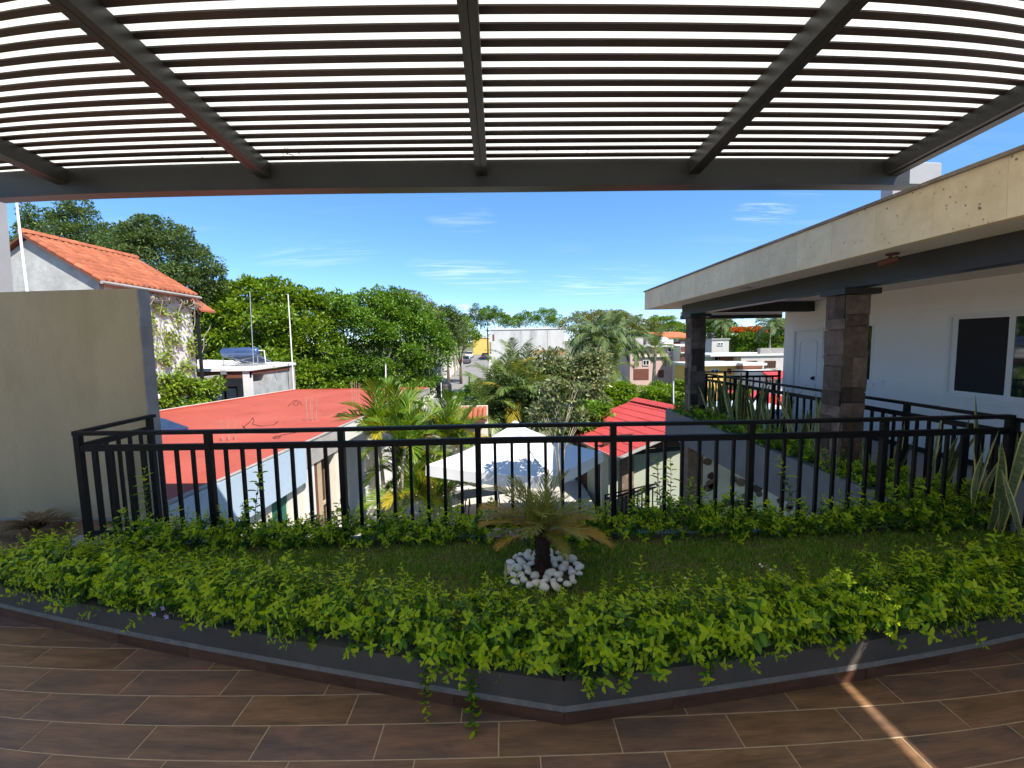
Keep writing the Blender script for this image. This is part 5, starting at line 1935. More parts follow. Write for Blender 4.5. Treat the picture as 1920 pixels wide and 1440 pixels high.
# tiles: barrel tiles laid in rows, each one an object
tm = MB()
nseg = 5
vs = []
TLn, TWd = 0.36, 0.225
for e, k in ((0.0, 1.0), (TLn, 0.86)):
    for i in range(nseg + 1):
        t = math.pi * i / nseg
        vs.append((e, -math.cos(t) * TWd * 0.5 * k, 0.015 + 0.085 * math.sin(t)))
fs = [(i, i + 1, nseg + 2 + i, nseg + 1 + i) for i in range(nseg)]
fs += [tuple(range(nseg + 1))[::-1]]
tm.add(vs, fs)
tile2 = tm.mesh('roof_tile', m_tile, True)
ang = math.atan2(rz_ - ez, ex)
rr = random.Random(6)
for row in range(9):
    for c in range(18):
        d = 0.02 + row * 0.3
        if d > sl - 0.05:
            continue
        # placed from the eave upwards; x axis points up the slope
        x, z = ex - d * math.cos(ang), ez + d * math.sin(ang)
        o = inst('roof_tile', tile2, gh, (x, 0.06 + c * 0.222, z + 0.012 * (1)), (0, 0, 0))
        o.rotation_euler = (Matrix.Rotation(math.pi, 3, 'Z') @ Matrix.Rotation(-ang + 0.05 + rr.gauss(0, 0.01), 3, 'Y') @ Matrix.Rotation(rr.gauss(0, 0.012), 3, 'X')).to_euler()
for c in range(12):
    o = inst('ridge_tile', tile2, gh, (0, -0.05 + c * 0.335, rz_ + 0.02), (0, -0.03, math.pi / 2), (1.0, 1.3, 1.5))
m = MB().tube([(2.33, -0.1, ez - 0.03), (2.33, 4.0, ez - 0.05)], 0.05, 8)
m.build('gutter', m_concrete, gh)
# small tiled awning and its black posts
GO = np.array([-13.78, 12.6, 0])
a0, a1 = aty(352, 558, 16.9) - GO, aty(381, 581, 16.6) - GO
MB().slab([(a0[0], 4.0, a0[2]), (a1[0], 3.9, a1[2]), (a1[0], 4.7, a1[2]), (a0[0], 4.8, a0[2])], 0.07).build('awning', m_tile, gh)
ap = aty(369, 600, 16.6) - GO
for dx, w_ in ((0, 0.09), (-0.16, 0.04)):
    MB().box(ap[0] + dx - w_ / 2, ap[0] + dx + w_ / 2, 4.0, 4.0 + w_, 0.4, a1[2] - 0.02).build('awning_post', m_dark, gh)
# climbing plant on the white wall
rng = np.random.default_rng(3)
n = 3600
yv = rng.uniform(12.9, 16.3, n)
zv = 0.75 + 2.9 * rng.random(n) ** 1.2
dens = np.sin(yv * 4.1 + zv * 2.2) * np.sin(zv * 5.3 - yv * 1.7) + 0.35 * np.sin(yv * 11)
keep = (dens > rng.uniform(-0.1, 0.9, n)) | (rng.random(n) < 0.12)
keep &= (yv + rng.normal(0, 0.5, n) > 13.3 + (zv - 0.8) * 0.25)
P = np.stack([np.full(n, -11.70) + rng.uniform(0, 0.06, n), yv, zv], 1)[keep]
k = len(P)
V, Fc = leaves2_np(P, np.stack([rng.uniform(0.1, 0.9, k), rng.normal(size=k), rng.normal(-0.3, 0.7, k)], 1), np.stack([np.ones(k), rng.normal(0, .4, k), rng.normal(0.3, .4, k)], 1), 0.13, 0.09)
lm_vine = leaf_mat('vine_leaf', [(0.14, 0.22, 0.03), (0.22, 0.30, 0.05), (0.32, 0.34, 0.10)], 0.3, 0.5, 0.3)
tag(inst('climbing_vine', np_mesh('climbing_vine', V, Fc, lm_vine)), 'sparse climbing vine on the sunlit wall under the clay tile eave', 'vine')
vt = MB()
rr = random.Random(4)
for i in range(9):
    yv0 = rr.uniform(13.0, 16.4)
    p = [(-11.72, yv0, rr.uniform(0.9, 1.4))]
    for j in range(6):
        p.append((-11.70 + 0.02 * j * rr.random(), p[-1][1] + rr.uniform(-0.3, 0.3), p[-1][2] + rr.uniform(0.25, 0.5)))
    vt.tube(p, 0.012, 4)
for i in range(30):
    yv0 = rr.uniform(13.4, 16.6)
    vt.tube([(-11.6, yv0, 3.75), (-11.5 + rr.uniform(0, .1), yv0 + rr.uniform(-.3, .3), 3.5), (-11.55, yv0 + rr.uniform(-.5, .5), 3.0 + rr.uniform(0, .5))], 0.012, 4)
vo = vt.build('vine_stems', m_barkpale)
vo.parent = [o for o in bpy.data.objects if o.name.startswith('climbing_vine')][0]
# ivy covered wall below it
iw = thing('ivy_wall', 'low wall thickly covered in ivy below the gabled house', 'wall', (-11.6, 15.2, 0))
MB().box(-0.35, -0.15, -2.5, 2.6, G, 0.75).build('wall', m_concrete, iw)
rng = np.random.default_rng(14)
bl = []
for i in range(46):
    yv, zv = rng.uniform(-2.6, 2.5), rng.uniform(-1.4, 0.85)
    bl.append((np.array([-0.1, yv, zv]), (rng.uniform(0.22, 0.42), rng.uniform(0.3, 0.5), rng.uniform(0.22, 0.36))))
V, Fc = crown_np(bl, 17000, 0.15, rng, 0.4, hang=0.5)
tag(inst('ivy', np_mesh('ivy', V, Fc, lm_ficusl), iw), kind='stuff')
# floodlight on an arm
fl_ = thing('floodlight', 'small white floodlight on a bent arm beside the ivy wall', 'lamp', aty(281, 766, 10.5))
b = aty(298, 746, 10.5) - aty(281, 766, 10.5)
MB().tube([(0, 0, 0), b * 0.6, b], 0.022, 8).build('arm', m_concrete, fl_)
c = b + np.array([-0.03, -0.08, 0.04])
MB().bevel_box(c[0] - 0.13, c[0] + 0.07, c[1] - 0.06, c[1] + 0.06, c[2] - 0.05, c[2] + 0.06, 0.02).build('lamp_head', m_pvc, fl_)
for (px, py, px2, py2, y, lab, r0) in ((31, 366, 57, 560, 9.0, 'leaning white pole left before the gabled house', 0.028), (469, 549, 474, 652, 20.2, 'thin grey antenna pole behind the solar water heater', 0.02),
                                       (541, 553, 553, 742, 21.5, 'tall thin white pole at the corner of the grey washed house', 0.03), (1262, 716, 1263, 784, 25, 'white post right behind the palapa roof', 0.05),
                                       (723, 684, 722, 740, 19.5, 'short thin pole behind the areca clump', 0.03)):
    a, b = aty(px2, py2, y), aty(px, py, y)
    t = thing('pole', lab, 'pole', a)
    MB().tube([(0, 0, -1.2), b - a], [r0, r0 * 0.8], 8).build('shaft', m_pvc if y != 20.2 else m_metal, t)
    MB().lathe([(r0 * 1.3, 0), (r0 * 1.1, 0.04), (0.004, 0.06)], b - a, 8).build('cap', m_metal, t)

# grey washed house with the solar water heater
wh = thing('washed_house', 'low grey washed house with white roof slab past the red roof', 'house', (-11.1, 19.0, 0))
MB().slab([(-6.2, -0.35, 0.98), (0.12, -0.35, 0.98), (0.12, 3.75, 1.06), (-6.2, 3.75, 1.36)], 0.12).build('roof', m_bwhite, wh)
MB().box(-6.15, 0.02, -0.25, -0.1, 0.55, 0.858).box(-0.05, 0.05, -0.1, 3.65, 0.70, 0.858).build('roof_trim', m_brown, wh)
MB().box(-6.1, -1.95, 0.9, 1.05, G, 0.858).box(-1.2, -0.2, 0.9, 1.05, G, 0.858).box(-1.95, -1.2, 0.9, 1.05, 0.12, 0.858).build('wall', m_colgrey, wh)
MB().box(-0.2, 0.0, 0.9, 3.6, G, 0.698).build('side_wall', m_greywash, wh)
MB().box(-0.16, 0.0, 0.0, 0.88, G, 0.35).build('side_wall', m_greywash, wh)
MB().box(-0.28, 0.02, -0.26, -0.02, G, 0.858).build('pillar', m_bwhite, wh)
MB().box(-0.04, 0.06, 3.2, 3.7, G, 0.95).build('corner_pier', m_concrete, wh)
wd = MB().box(-1.92, -1.23, 0.95, 1.0, G, 0.1).build('door', m_dark, wh)
MB().box(-1.95, -1.9, 0.88, 0.94, G, 0.16).box(-1.25, -1.2, 0.88, 0.94, G, 0.16).box(-1.9, -1.25, 0.88, 0.94, 0.10, 0.16).build('door_frame', m_tan, wd)
MB().box(-1.8, -1.35, 0.93, 0.947, -2.2, 0.0).build('curtain', m_greywash, wd)
wl_ = aty(421, 698, 18.7) - np.array([-11.1, 19.0, 0])
MB().bevel_box(wl_[0] - 0.13, wl_[0] + 0.1, wl_[1] - 0.06, wl_[1] + 0.04, wl_[2] - 0.1, wl_[2] + 0.1, 0.03).build('wall_lamp', m_metal, wh)
m = MB()
for k in range(14):
    m.beam((-6.0 + 0.13 * k, 3.4, 1.05), (-6.0 + 0.13 * k, 3.4, 2.0), 0.025, 0.025)
m.beam((-6.1, 3.4, 1.95), (-4.1, 3.4, 1.95), 0.03, 0.03)
tag(m.build('roof_fence', m_dark, None, (-11.1, 19.0, 0)), 'black bar fence at the rear of the grey washed house roof', 'fence')
pc = aty(452, 665, 20.4)
sh = thing('solar_heater', 'solar water heater with steel blue tank on the white roof slab', 'water heater', (pc[0], 20.4, 1.05))
hw = 0.86
zt = 0.62
MB().tube([(-hw, 0, zt), (-hw + 0.05, 0, zt), (hw - 0.05, 0, zt), (hw, 0, zt)], [0.16, 0.21, 0.21, 0.16], 20).build('tank', m_heater, sh, smooth=True)
m = MB()
for k in range(15):
    x = -hw + 0.1 + k * (2 * hw - 0.2) / 14
    m.tube([(x, 0.12, zt - 0.12), (x, 1.35, 0.08)], 0.028, 6)
m.build('collector_tubes', m_panelblue, sh)
m = MB()
for x in (-hw + 0.05, hw - 0.05):
    m.beam((x, -0.05, 0), (x, -0.05, zt - 0.15), 0.03, 0.03).beam((x, 1.4, 0.0), (x, 0.0, zt - 0.17), 0.03, 0.03).beam((x, -0.05, 0.05), (x, 1.3, 0.05), 0.03, 0.03)
m.beam((-hw, -0.05, 0.05), (hw, -0.05, zt - 0.2), 0.02, 0.02).beam((hw, -0.05, 0.05), (-hw, -0.05, zt - 0.2), 0.02, 0.02).beam((-hw, 1.38, 0.05), (hw, 1.38, 0.05), 0.04, 0.06)
m.build('stand', m_metal, sh)
MB().tube([(hw, 0, zt + 0.05), (hw + 0.25, 0, zt + 0.05), (hw + 0.28, 0, 0.1), (hw + 0.9, 0.1, 0.06)], 0.025, 6).build('pipe', m_pvc, sh)
wc = thing('wash_basin', 'white basin standing at the foot of the grey washed house wall', 'basin', aty(392, 765, 18.5))
MB().lathe([(0.16, -0.6), (0.12, -0.5), (0.3, 0.0), (0.32, 0.05), (0.27, 0.05), (0.05, -0.02)], n=16).build('bowl', m_pvc, wc)

# ================================================================== PALAPA WITH RED SHEET ROOF
PK = 1.40                                          # distance of the pavilion
Nn = Vector(EYE) + Vector((2.57, 9.85, -2.70)) * PK
Bb = Vector(EYE) + Vector((1.61, 13.1, -2.70)) * PK
Aa = Vector(EYE) + Vector((4.22, 13.8, -1.85)) * PK
ev = Bb - Nn
Ap = Aa - ev
pl = thing('palapa', 'garden pavilion with red ribbed sheet roof between tent and white house', 'pavilion', Nn)
eu = ev.normalized()
le = ev.length
up = Aa - Bb                                     # up the slope
nrm = eu.cross(up.normalized())
if nrm.z < 0:
    nrm = -nrm


def rib_sheet(o, along, L, upv, rows, name):
    """rows of ribbed sheet, each overlapping the one below like tiles"""
    per, seg = 0.19, 4
    n = int(L / per * seg)
    lu = upv.length
    ud = upv.normalized()
    nn = along.cross(ud)
    if nn.z < 0:
        nn = -nn
    for r_ in range(rows):
        a0, a1 = lu * r_ / rows - 0.03, lu * (r_ + 1) / rows
        vs, fs = [], []
        for k in range(n + 1):
            s = L * k / n
            hgt = 0.028 * max(0.0, math.sin(2 * math.pi * s / per + 0.6)) ** 0.8 if True else 0
            for a, extra in ((a0, 0.028), (a1, 0.010)):
                vs.append(o + along * s + ud * a + nn * (hgt + extra))
            vs.append(o + along * s + ud * a0 + nn * (hgt + 0.004))
        for k in range(n):
            i, j = 3 * k, 3 * (k + 1)
            fs.append((i, j, j + 1, i + 1))
            fs.append((i + 2, j + 2, j, i))
        m = MB()
        m.add([v - Nn for v in vs], fs)
        m.build(name, m_redmetal, pl)


rib_sheet(Nn, eu, le, up, 9, 'roof_sheet')
far = Aa + Vector((up.x, up.y, -up.z))
upb = Aa - far
rib_sheet(Ap + Vector((up.x, up.y, -up.z)), eu, le, upb, 5, 'roof_sheet')
m = MB()
n = int(le / 0.19 * 4)
vs, fs = [], []
uf = Vector((up.x, up.y, 0)).normalized()
for k in range(n + 1):
    s = le * k / n
    hgt = 0.03 * max(0.0, math.sin(2 * math.pi * s / 0.19))
    for dx, dz in ((-0.3, -0.0), (0.0, 0.12), (0.3, 0.0)):
        vs.append(Ap + eu * s + uf * dx + Vector((0, 0, dz + hgt)) - Nn)
for k in range(n):
    for q_ in (0, 1):
        fs.append((3 * k + q_, 3 * k + q_ + 1, 3 * k + 4 + q_, 3 * k + 3 + q_))
m.add(vs, fs)
m.build('ridge_cap', m_redmetal, pl)
m = MB()
m.beam(Nn + Vector((0, 0, -0.03)) - Nn, Ap + Vector((0, 0, -0.03)) - Nn, 0.05, 0.1)
m.beam(Nn - Nn, Bb - Nn, 0.05, 0.08)
m.build('roof_edge', m_concrete, pl)
gx = (Ap + Vector((up.x, up.y, -up.z))) - Nn           # gable end vector on the ground
gd = Vector((gx.x, gx.y, 0)).normalized()
gl = Vector((gx.x, gx.y, 0)).length


def gbox(a, b, off0, off1, z0, z1, name, mat):
    p = Nn + eu * off0 + gd * a
    q = Nn + eu * off0 + gd * b
    r1, s1 = q + eu * (off1 - off0), p + eu * (off1 - off0)
    m = MB().prism([(v.x - Nn.x, v.y - Nn.y) for v in (p, q, r1, s1)], z0 - Nn.z, z1 - Nn.z)
    return m.build(name, mat, pl)


gbox(0.3, 0.75, 1.0, 1.12, G2, Nn.z - 0.22, 'wall', m_pavshaded)
gbox(1.25, gl - 0.3, 1.0, 1.12, G2, Nn.z - 0.22, 'wall', m_pavshaded)
gbox(0.3, gl - 0.3, 0.97, 1.15, Nn.z - 0.217, Nn.z - 0.1, 'wall_beam', m_dark)
gbox(0.75, 1.22, 0.85, 1.2, G2, Nn.z - 0.22, 'stone_pier', m_stone)
gbox(0.2, gl - 0.2, 1.16, 1.22, Nn.z - 0.09, Nn.z + 0.5, 'gable_shade', m_wood)
for b0 in (2.3, 3.3):
    gbox(b0, b0 + 0.03, 0.98, 0.999, G2, Nn.z - 0.22, 'wall_joint', m_concrete)


def sbox(a, b, o0, o1, z0, z1, name, mat):
    p, q = Nn + eu * a + gd * o0, Nn + eu * b + gd * o0
    r1, s1 = q + gd * (o1 - o0), p + gd * (o1 - o0)
    m = MB().prism([(v.x - Nn.x, v.y - Nn.y) for v in (p, q, r1, s1)][::-1], z0 - Nn.z, z1 - Nn.z)
    return m.build(name, mat, pl)


sbox(1.12, 1.5, 0.3, 0.42, G2, Nn.z - 0.1, 'wall', m_pavshaded)
sbox(1.5, 1.9, 0.36, 0.42, G2, Nn.z - 0.1, 'door', m_dark)
sbox(1.9, 2.6, 0.3, 0.42, G2, Nn.z - 0.1, 'wall', m_pavshaded)
sbox(2.6, 3.8, 0.36, 0.42, G2, Nn.z - 0.1, 'door', m_wood)

# ================================================================== CANOPY TENT
TLc, TN, TR = Vector((-2.13, 11.0, -1.30)), Vector((0.98, 9.70, -1.30)), Vector((2.78, 12.05, -1.30))
TF = TLc + TR - TN
TA = Vector((0.24, 11.35, -0.30))
tn = thing('canopy_tent', 'white pyramid canopy tent set up in the courtyard', 'tent', (TA.x, TA.y, G))
to = Vector((TA.x, TA.y, G))
K = 14


def fabric(a, b, apex, name):
    vs, fs = [], []
    rng = random.Random(int(abs(a.x) * 100))
    ph = rng.uniform(0, 6)
    for i in range(K + 1):
        f = i / K
        for j in range(K + 1):
            g = j / K
            p = a.lerp(b, g).lerp(apex, f)
            sag = -0.10 * math.sin(math.pi * f) - 0.05 * math.sin(math.pi * g) * (1 - f)
            wr = 0.006 * math.sin(9 * g + 5 * f + ph) * (1 - f) + 0.008 * math.sin(17 * g * (1 - f) - 8 * f + ph) * (f ** 2)
            vs.append(p + Vector((0, 0, sag + wr)) - to)
    for i in range(K):
        for j in range(K):
            q = i * (K + 1) + j
            fs.append((q, q + 1, q + K + 2, q + K + 1))
    m = MB()
    m.add(vs, fs)
    return m.build(name, m_tent, tn, smooth=True)


for a, b in ((TLc, TN), (TN, TR), (TR, TF), (TF, TLc)):
    fabric(a, b, TA, 'canopy_panel')
    vs, fs = [], []
    nn = 16
    out = (a + b) / 2 - (TLc + TR) / 2
    out.z = 0
    out.normalize()
    for i in range(nn + 1):
        g = i / nn
        p = a.lerp(b, g)
        sag = -0.05 * math.sin(math.pi * g)
        w = 0.012 * math.sin(13 * g)
        vs.append(p + Vector((0, 0, sag)) - to)
        vs.append(p + out * (0.02 + w) + Vector((0, 0, sag - 0.27)) - to)
    for i in range(nn):
        fs.append((2 * i, 2 * i + 1, 2 * i + 3, 2 * i + 2))
    m = MB()
    m.add(vs, fs)
    m.build('valance', m_tent, tn, smooth=True)
MB().lathe([(0.12, -0.05), (0.10, 0.02), (0.03, 0.06)], TA - to, 12).build('cap', m_tent, tn)
for c in (TLc, TN, TR, TF):
    d = (Vector((TA.x, TA.y, 0)) - Vector((c.x, c.y, 0))).normalized() * 0.06
    MB().box(-0.02, 0.02, -0.02, 0.02, 0, c.z - G - 0.04).build('leg', m_metal, tn, Vector((c.x, c.y, G)) + d - to)
    MB().beam(c + d + Vector((0, 0, -0.06)) - to, TA + Vector((0, 0, -0.12)) - to, 0.025, 0.025).build('rafter', m_metal, tn)

# ================================================================== COURTYARD THINGS
# white iron chair
p = atz(772, 968, G)
ch = thing('iron_chair', 'white openwork iron chair beside the low areca palm', 'chair', p, 0.5)
MB().lathe([(0.24, 0.44), (0.25, 0.455), (0.24, 0.47)], n=18).build('seat', m_alu, ch)
m = MB()
for k in range(9):
    a = math.pi * (0.08 + 0.84 * k / 8)
    m.tube([(0.23 * math.cos(a), 0.2 * math.sin(a), 0.46), (0.27 * math.cos(a), 0.25 * math.sin(a), 0.72), (0.25 * math.cos(a), 0.24 * math.sin(a), 0.92)], 0.012, 5)
arc = [(0.27 * math.cos(math.pi * (0.05 + 0.9 * k / 12)), 0.25 * math.sin(math.pi * (0.05 + 0.9 * k / 12)), 0.9 + 0.05 * math.sin(math.pi * k / 12)) for k in range(13)]
m.tube(arc, 0.018, 6)
m.tube([(a, b, c - 0.2) for a, b, c in arc], 0.012, 5)
for k in range(10):
    a = math.pi * (0.1 + 0.8 * k / 9)
    m.tube([(0.27 * math.cos(a), 0.25 * math.sin(a), 0.55 + 0.1 * (k % 2)), (0.265 * math.cos(a + .18), 0.25 * math.sin(a + .18), 0.75 + 0.1 * (k % 2))], 0.012, 5)
m.build('backrest', m_alu, ch)
for k in range(4):
    a = math.pi / 4 + k * math.pi / 2
    MB().tube([(0.2 * math.cos(a), 0.2 * math.sin(a), 0.45), (0.25 * math.cos(a), 0.25 * math.sin(a), 0.0)], 0.016, 6).build('leg', m_alu, ch)
# terracotta pot with leaves
p = atz(806, 938, G)
pt = thing('plant_pot', 'terracotta pot with green arching leaves by the tent leg', 'pot', p)
MB().lathe([(0.22, 0), (0.34, 0.5), (0.36, 0.55), (0.32, 0.55), (0.28, 0.48)], n=20).build('pot', m_terra, pt, smooth=True)
for i in range(10):
    inst('frond', FR['small'][i % 5], pt, (0, 0, 0.5), (0, 0, i * 2.4), 1.7)
# tables under the tent
for (px, py, lab, sx) in ((850, 948, 'oval white topped table at the left side under the tent', 1.3), (905, 962, 'grey topped folding table under the tent beside the oval one', 1.0)):
    p = atz(px, py, G)
    t = thing('table', lab, 'table', p, 0.3, 'tables under the canopy tent')
    if sx > 1.1:
        m = MB().lathe([(0.0, 0.70), (0.55, 0.70), (0.56, 0.72), (0.55, 0.735)], n=24)
        m.v = [(a * 1.4, b, c) for a, b, c in m.v]
        m.build('table_top', m_bwhite, t)
    else:
        MB().bevel_box(-0.9, 0.9, -0.38, 0.38, 0.70, 0.74, 0.008).build('table_top', m_slabgrey, t)
    for sxx in (-1, 1):
        for syy in (-1, 1):
            MB().tube([(sxx * 0.5, syy * 0.25, 0.70), (sxx * 0.55, syy * 0.3, 0)], 0.018, 6).build('leg', m_dark, t)
# black chairs round the oval table
ct = atz(850, 948, G)
c0 = None
for i, (dx, dy, a, lab) in enumerate(((-0.9, 0.4, -1.2, 'black metal chair at the far left of the oval table'), (0.2, 0.85, 3.1, 'black metal chair behind the oval table'), (-0.3, -0.7, 0.2, 'black metal chair in front of the oval table'))):
    if c0 is None:
        c0 = thing('garden_chair', lab, 'chair', ct + np.array([dx, dy, 0]), a, 'black chairs around the oval table')
        MB().bevel_box(-0.21, 0.21, -0.2, 0.2, 0.43, 0.46, 0.008).build('seat', m_dark, c0)
        m = MB().tube([(-0.2, -0.2, 0.45), (-0.21, -0.26, 0.9), (0.21, -0.26, 0.9), (0.2, -0.2, 0.45)], 0.016, 6)
        for k in range(4):
            m.beam((-0.12 + 0.08 * k, -0.21, 0.46), (-0.12 + 0.08 * k, -0.255, 0.9), 0.014, 0.014)
        m.build('backrest', m_dark, c0)
        for sxx in (-1, 1):
            for syy in (-1, 1):
                MB().tube([(sxx * 0.19, syy * 0.18, 0.44), (sxx * 0.22, syy * 0.22, 0)], 0.013, 6).build('leg', m_dark, c0)
    else:
        c = copy_tree(c0)
        c.location = Vector(ct + np.array([dx, dy, 0]))
        c.rotation_euler = (0, 0, a)
        c['label'] = lab
# low white wall with bar railing and yellow bushes behind
gw = thing('low_wall', 'low white garden wall topped by thin black bars behind the tent', 'wall', (-1.6, 17.2, G))
MB().box(0, 4.4, 0, 0.2, 0, 0.55).build('wall', m_bwhite, gw)
m = MB()
for k in range(34):
    m.beam((0.05 + k * 0.13, 0.1, 0.55), (0.05 + k * 0.13, 0.1, 1.35), 0.018, 0.018)
m.beam((0, 0.1, 1.37), (4.4, 0.1, 1.37), 0.04, 0.03)
m.build('bars', m_rail, gw)
lm_yel = leaf_mat('yellow_green_bush_leaf', [(0.2, 0.26, 0.015), (0.34, 0.33, 0.015), (0.45, 0.36, 0.02)], 0.35, 0.45, 0.3)
tree('flowering_bush', 'yellow green bush row behind the low white wall', 18.2, [(905, 880, 30, 18), (950, 885, 30, 18), (985, 893, 26, 16), (860, 880, 26, 18)], lm_yel, 0.11, 6500, seed=60, cat='bush', trunk=0.05)
# low black railing before the garden lawn on the right
a, b = atz(1135, 978, G2), atz(1262, 945, G2)
railing('garden_railing', 'low black railing between courtyard and the garden lawn', (a[0], a[1]), (b[0] + 0.6, b[1] + 0.4), [0, 0.33, 0.66, 1.0], 6, G2, G2 + 0.95)
n = 26000
gx_, gy_ = RG.uniform(3.1, 10.5, n), RG.uniform(9.0, 18.0, n)
P = np.stack([gx_, gy_, np.full(n, G2)], 1)
D = np.stack([RG.normal(0, 0.35, n), RG.normal(0, 0.35, n), np.ones(n)], 1)
V, Fc = leaves2_np(P, D, RG.normal(size=(n, 3)), RG.uniform(0.05, 0.1, n), 0.012)
lm_sung = leaf_mat('garden_grass_blade', [(0.05, 0.12, 0.01), (0.08, 0.16, 0.014), (0.12, 0.19, 0.02)], 0.3, 0.6, 0.2)
tag(inst('garden_grass', np_mesh('garden_grass', V, Fc, lm_sung)), kind='stuff')
# orange tiled lean-to behind the areca palms
lt = thing('tiled_lean_to', 'small orange tiled roof between the areca palms and the garden palms', 'shed', (-2.0, 15.2, G))
pA, pB = aty(850, 772, 15.2), aty(888, 770, 15.2)
zr = pA[2]
ro = tm.mesh('roof_tile', m_tile, True)
for row in range(3):
    for c in range(8):
        o = inst('roof_tile', ro, lt, (pA[0] + 2.0 - 0.1 + c * 0.17, -0.35 + row * 0.28, zr - G - 0.25 + row * 0.10), (0, -0.36, math.pi / 2), 0.78)
MB().box(pA[0] + 1.85, pA[0] + 3.2, 0.5, 0.6, 0, zr - G + 0.12).build('wall', m_cream, lt)
MB().box(pA[0] + 1.85, pA[0] + 3.2, -0.4, 0.6, zr - G - 0.33, zr - G - 0.27).build('roof_deck', m_brown, lt)
# black water tank on a stand by the street
p = aty(832, 745, 30)
wt = thing('water_tank', 'black ribbed plastic water tank at the foot of the street', 'tank', (p[0], 30, ground_z(30)))
hz = p[2] - ground_z(30)
MB().box(-0.8, 0.8, -0.6, 0.6, 0, hz - 0.02).build('tank_base', m_concrete, wt)
prof = []
for k in range(9):
    prof += [(0.52, hz + 0.1 * k), (0.55, hz + 0.1 * k + 0.05)]
MB().lathe(prof + [(0.5, hz + 0.95), (0.25, hz + 1.08), (0.24, hz + 1.14)], n=20).build('tank_body', m_ugly, wt)
MB().tube([(-0.1, -0.62, hz - 0.6), (-0.1, -0.62, hz + 1.1)], 0.03, 6).build('pipe', m_pvc, wt)

# ================================================================== STREET AND FAR HOUSES
def car(x, y, col_m, label, rz=0.0):
    z = ground_z(y) + 0.04
    t = thing('parked_car', label, 'car', (x, y, z), rz, 'cars parked along the street')
    prof = [(-2.1, 0.28), (-2.12, 0.62), (-2.0, 0.88), (-1.1, 0.95), (1.5, 0.98), (2.05, 0.9), (2.12, 0.55), (2.08, 0.28)]
    m = MB()
    vs, nP = [], len(prof)
    for s in (-0.83, 0.83):
        vs += [(s, a, b) for a, b in prof]
    m.add(vs, [tuple(range(nP)), tuple(range(nP, 2 * nP))[::-1]] + [(i, nP + i, nP + (i + 1) % nP, (i + 1) % nP) for i in range(nP)])
    m.build('body', col_m, t)
    m = MB()
    c = [(-1.5, 0.95, 0.76), (-0.75, 1.42, 0.62), (0.9, 1.45, 0.62), (1.75, 0.97, 0.76)]
    vs = []
    for s in (-1, 1):
        vs += [(s * w, a, b) for a, b, w in c]
    m.add(vs, [(0, 1, 2, 3), (7, 6, 5, 4), (0, 4, 5, 1), (2, 6, 7, 3)])
    m.build('window', m_carglass, t)
    MB().bevel_box(-0.6, 0.6, -0.75, 0.9, 1.40, 1.47, 0.03).build('roof', col_m, t)
    for s in (-1, 1):
        for yy in (-1.3, 1.3):
            MB().tube([(s * 0.72, yy, 0.32), (s * 0.88, yy, 0.32)], 0.32, 14).build('wheel', m_dark, t)
        MB().box(s * 0.55 - 0.14, s * 0.55 + 0.14, -2.14, -2.0, 0.6, 0.76).build('tail_lamp', m_redpaint, t)
    return t


m_carg = M('grey_car_paint', (0.09, 0.09, 0.10), 0.3, 0.02, 1, spec=0.6)
m_carw = M('white_car_paint', (0.7, 0.7, 0.7), 0.3, 0.02, 1, spec=0.6)
m_carb = M('dark_blue_car_paint', (0.015, 0.02, 0.045), 0.3, 0.02, 1, spec=0.6)
for (px, py, y, mm, lab) in ((873, 676, 86, m_carg, 'dark grey car parked on the left side of the street'), (880, 668, 106, m_carw, 'white car parked behind the grey one on the street'),
                             (909, 671, 98, m_carb, 'dark blue car parked on the right side of the street'), (861, 752, 37, m_carb, 'blue car half hidden by palms at the foot of the street')):
    c = aty(px, py, y)
    car(c[0], y, mm, lab)
sw = thing('street_wall', 'pale stone boundary wall along the left side of the street', 'wall', (0, 0, 0))
for i in range(len(ry) - 1):
    m = MB()
    xa, xb = rx[i] - 3.6, rx[i + 1] - 3.6
    if i >= 4:
        continue
    za, zb = ground_z(ry[i]), ground_z(ry[i + 1])
    m.add([(xa, ry[i], za - .3), (xb, ry[i + 1], zb - .3), (xb, ry[i + 1], zb + 2.1), (xa, ry[i], za + 2.1), (xa - .25, ry[i], za - .3), (xb - .25, ry[i + 1], zb - .3), (xb - .25, ry[i + 1], zb + 2.1), (xa - .25, ry[i], za + 2.1)],
          [(0, 1, 2, 3), (7, 6, 5, 4), (3, 2, 6, 7), (0, 4, 5, 1), (1, 5, 6, 2), (0, 3, 7, 4)])
    m.build('wall_section', m_cream if i % 2 else m_concrete, sw)
for i, (px, y) in enumerate(((852, 60), (857, 70), (866, 84))):
    c = aty(px, 680, y)
    t = thing('utility_pole', ('wooden utility pole nearest on the left side of the street', 'grey utility pole midway up the street', 'utility pole far up the street beside the parked cars')[i], 'pole', (c[0], y, ground_z(y)), 0, 'utility poles')
    MB().tube([(0, 0, -0.3), (0, 0, 6.0)], [0.14, 0.1], 8).build('shaft', m_barkpale, t)
    MB().box(-0.7, 0.7, -0.05, 0.05, 5.4, 5.5).build('crossarm', m_bark, t)
c = aty(879, 712, 46)
bo = thing('street_post', 'slim dark post standing at the near right of the street', 'post', (c[0], 46, ground_z(46)))
MB().tube([(0, 0, -0.2), (0, 0, 2.0)], 0.09, 8).build('shaft', m_dark, bo)
MB().lathe([(0.11, 0.0), (0.1, 0.55)], (0, 0, 0.0), 8).build('foot', m_bwhite, bo)
c = aty(914, 640, 92)
up_ = thing('utility_pole', 'dark utility pole at the corner of the long white wall', 'pole', (c[0], 92, ground_z(92)), 0, 'utility poles')
MB().tube([(0, 0, -0.3), (0, 0, 7.2)], [0.17, 0.12], 8).build('shaft', m_dark, up_)
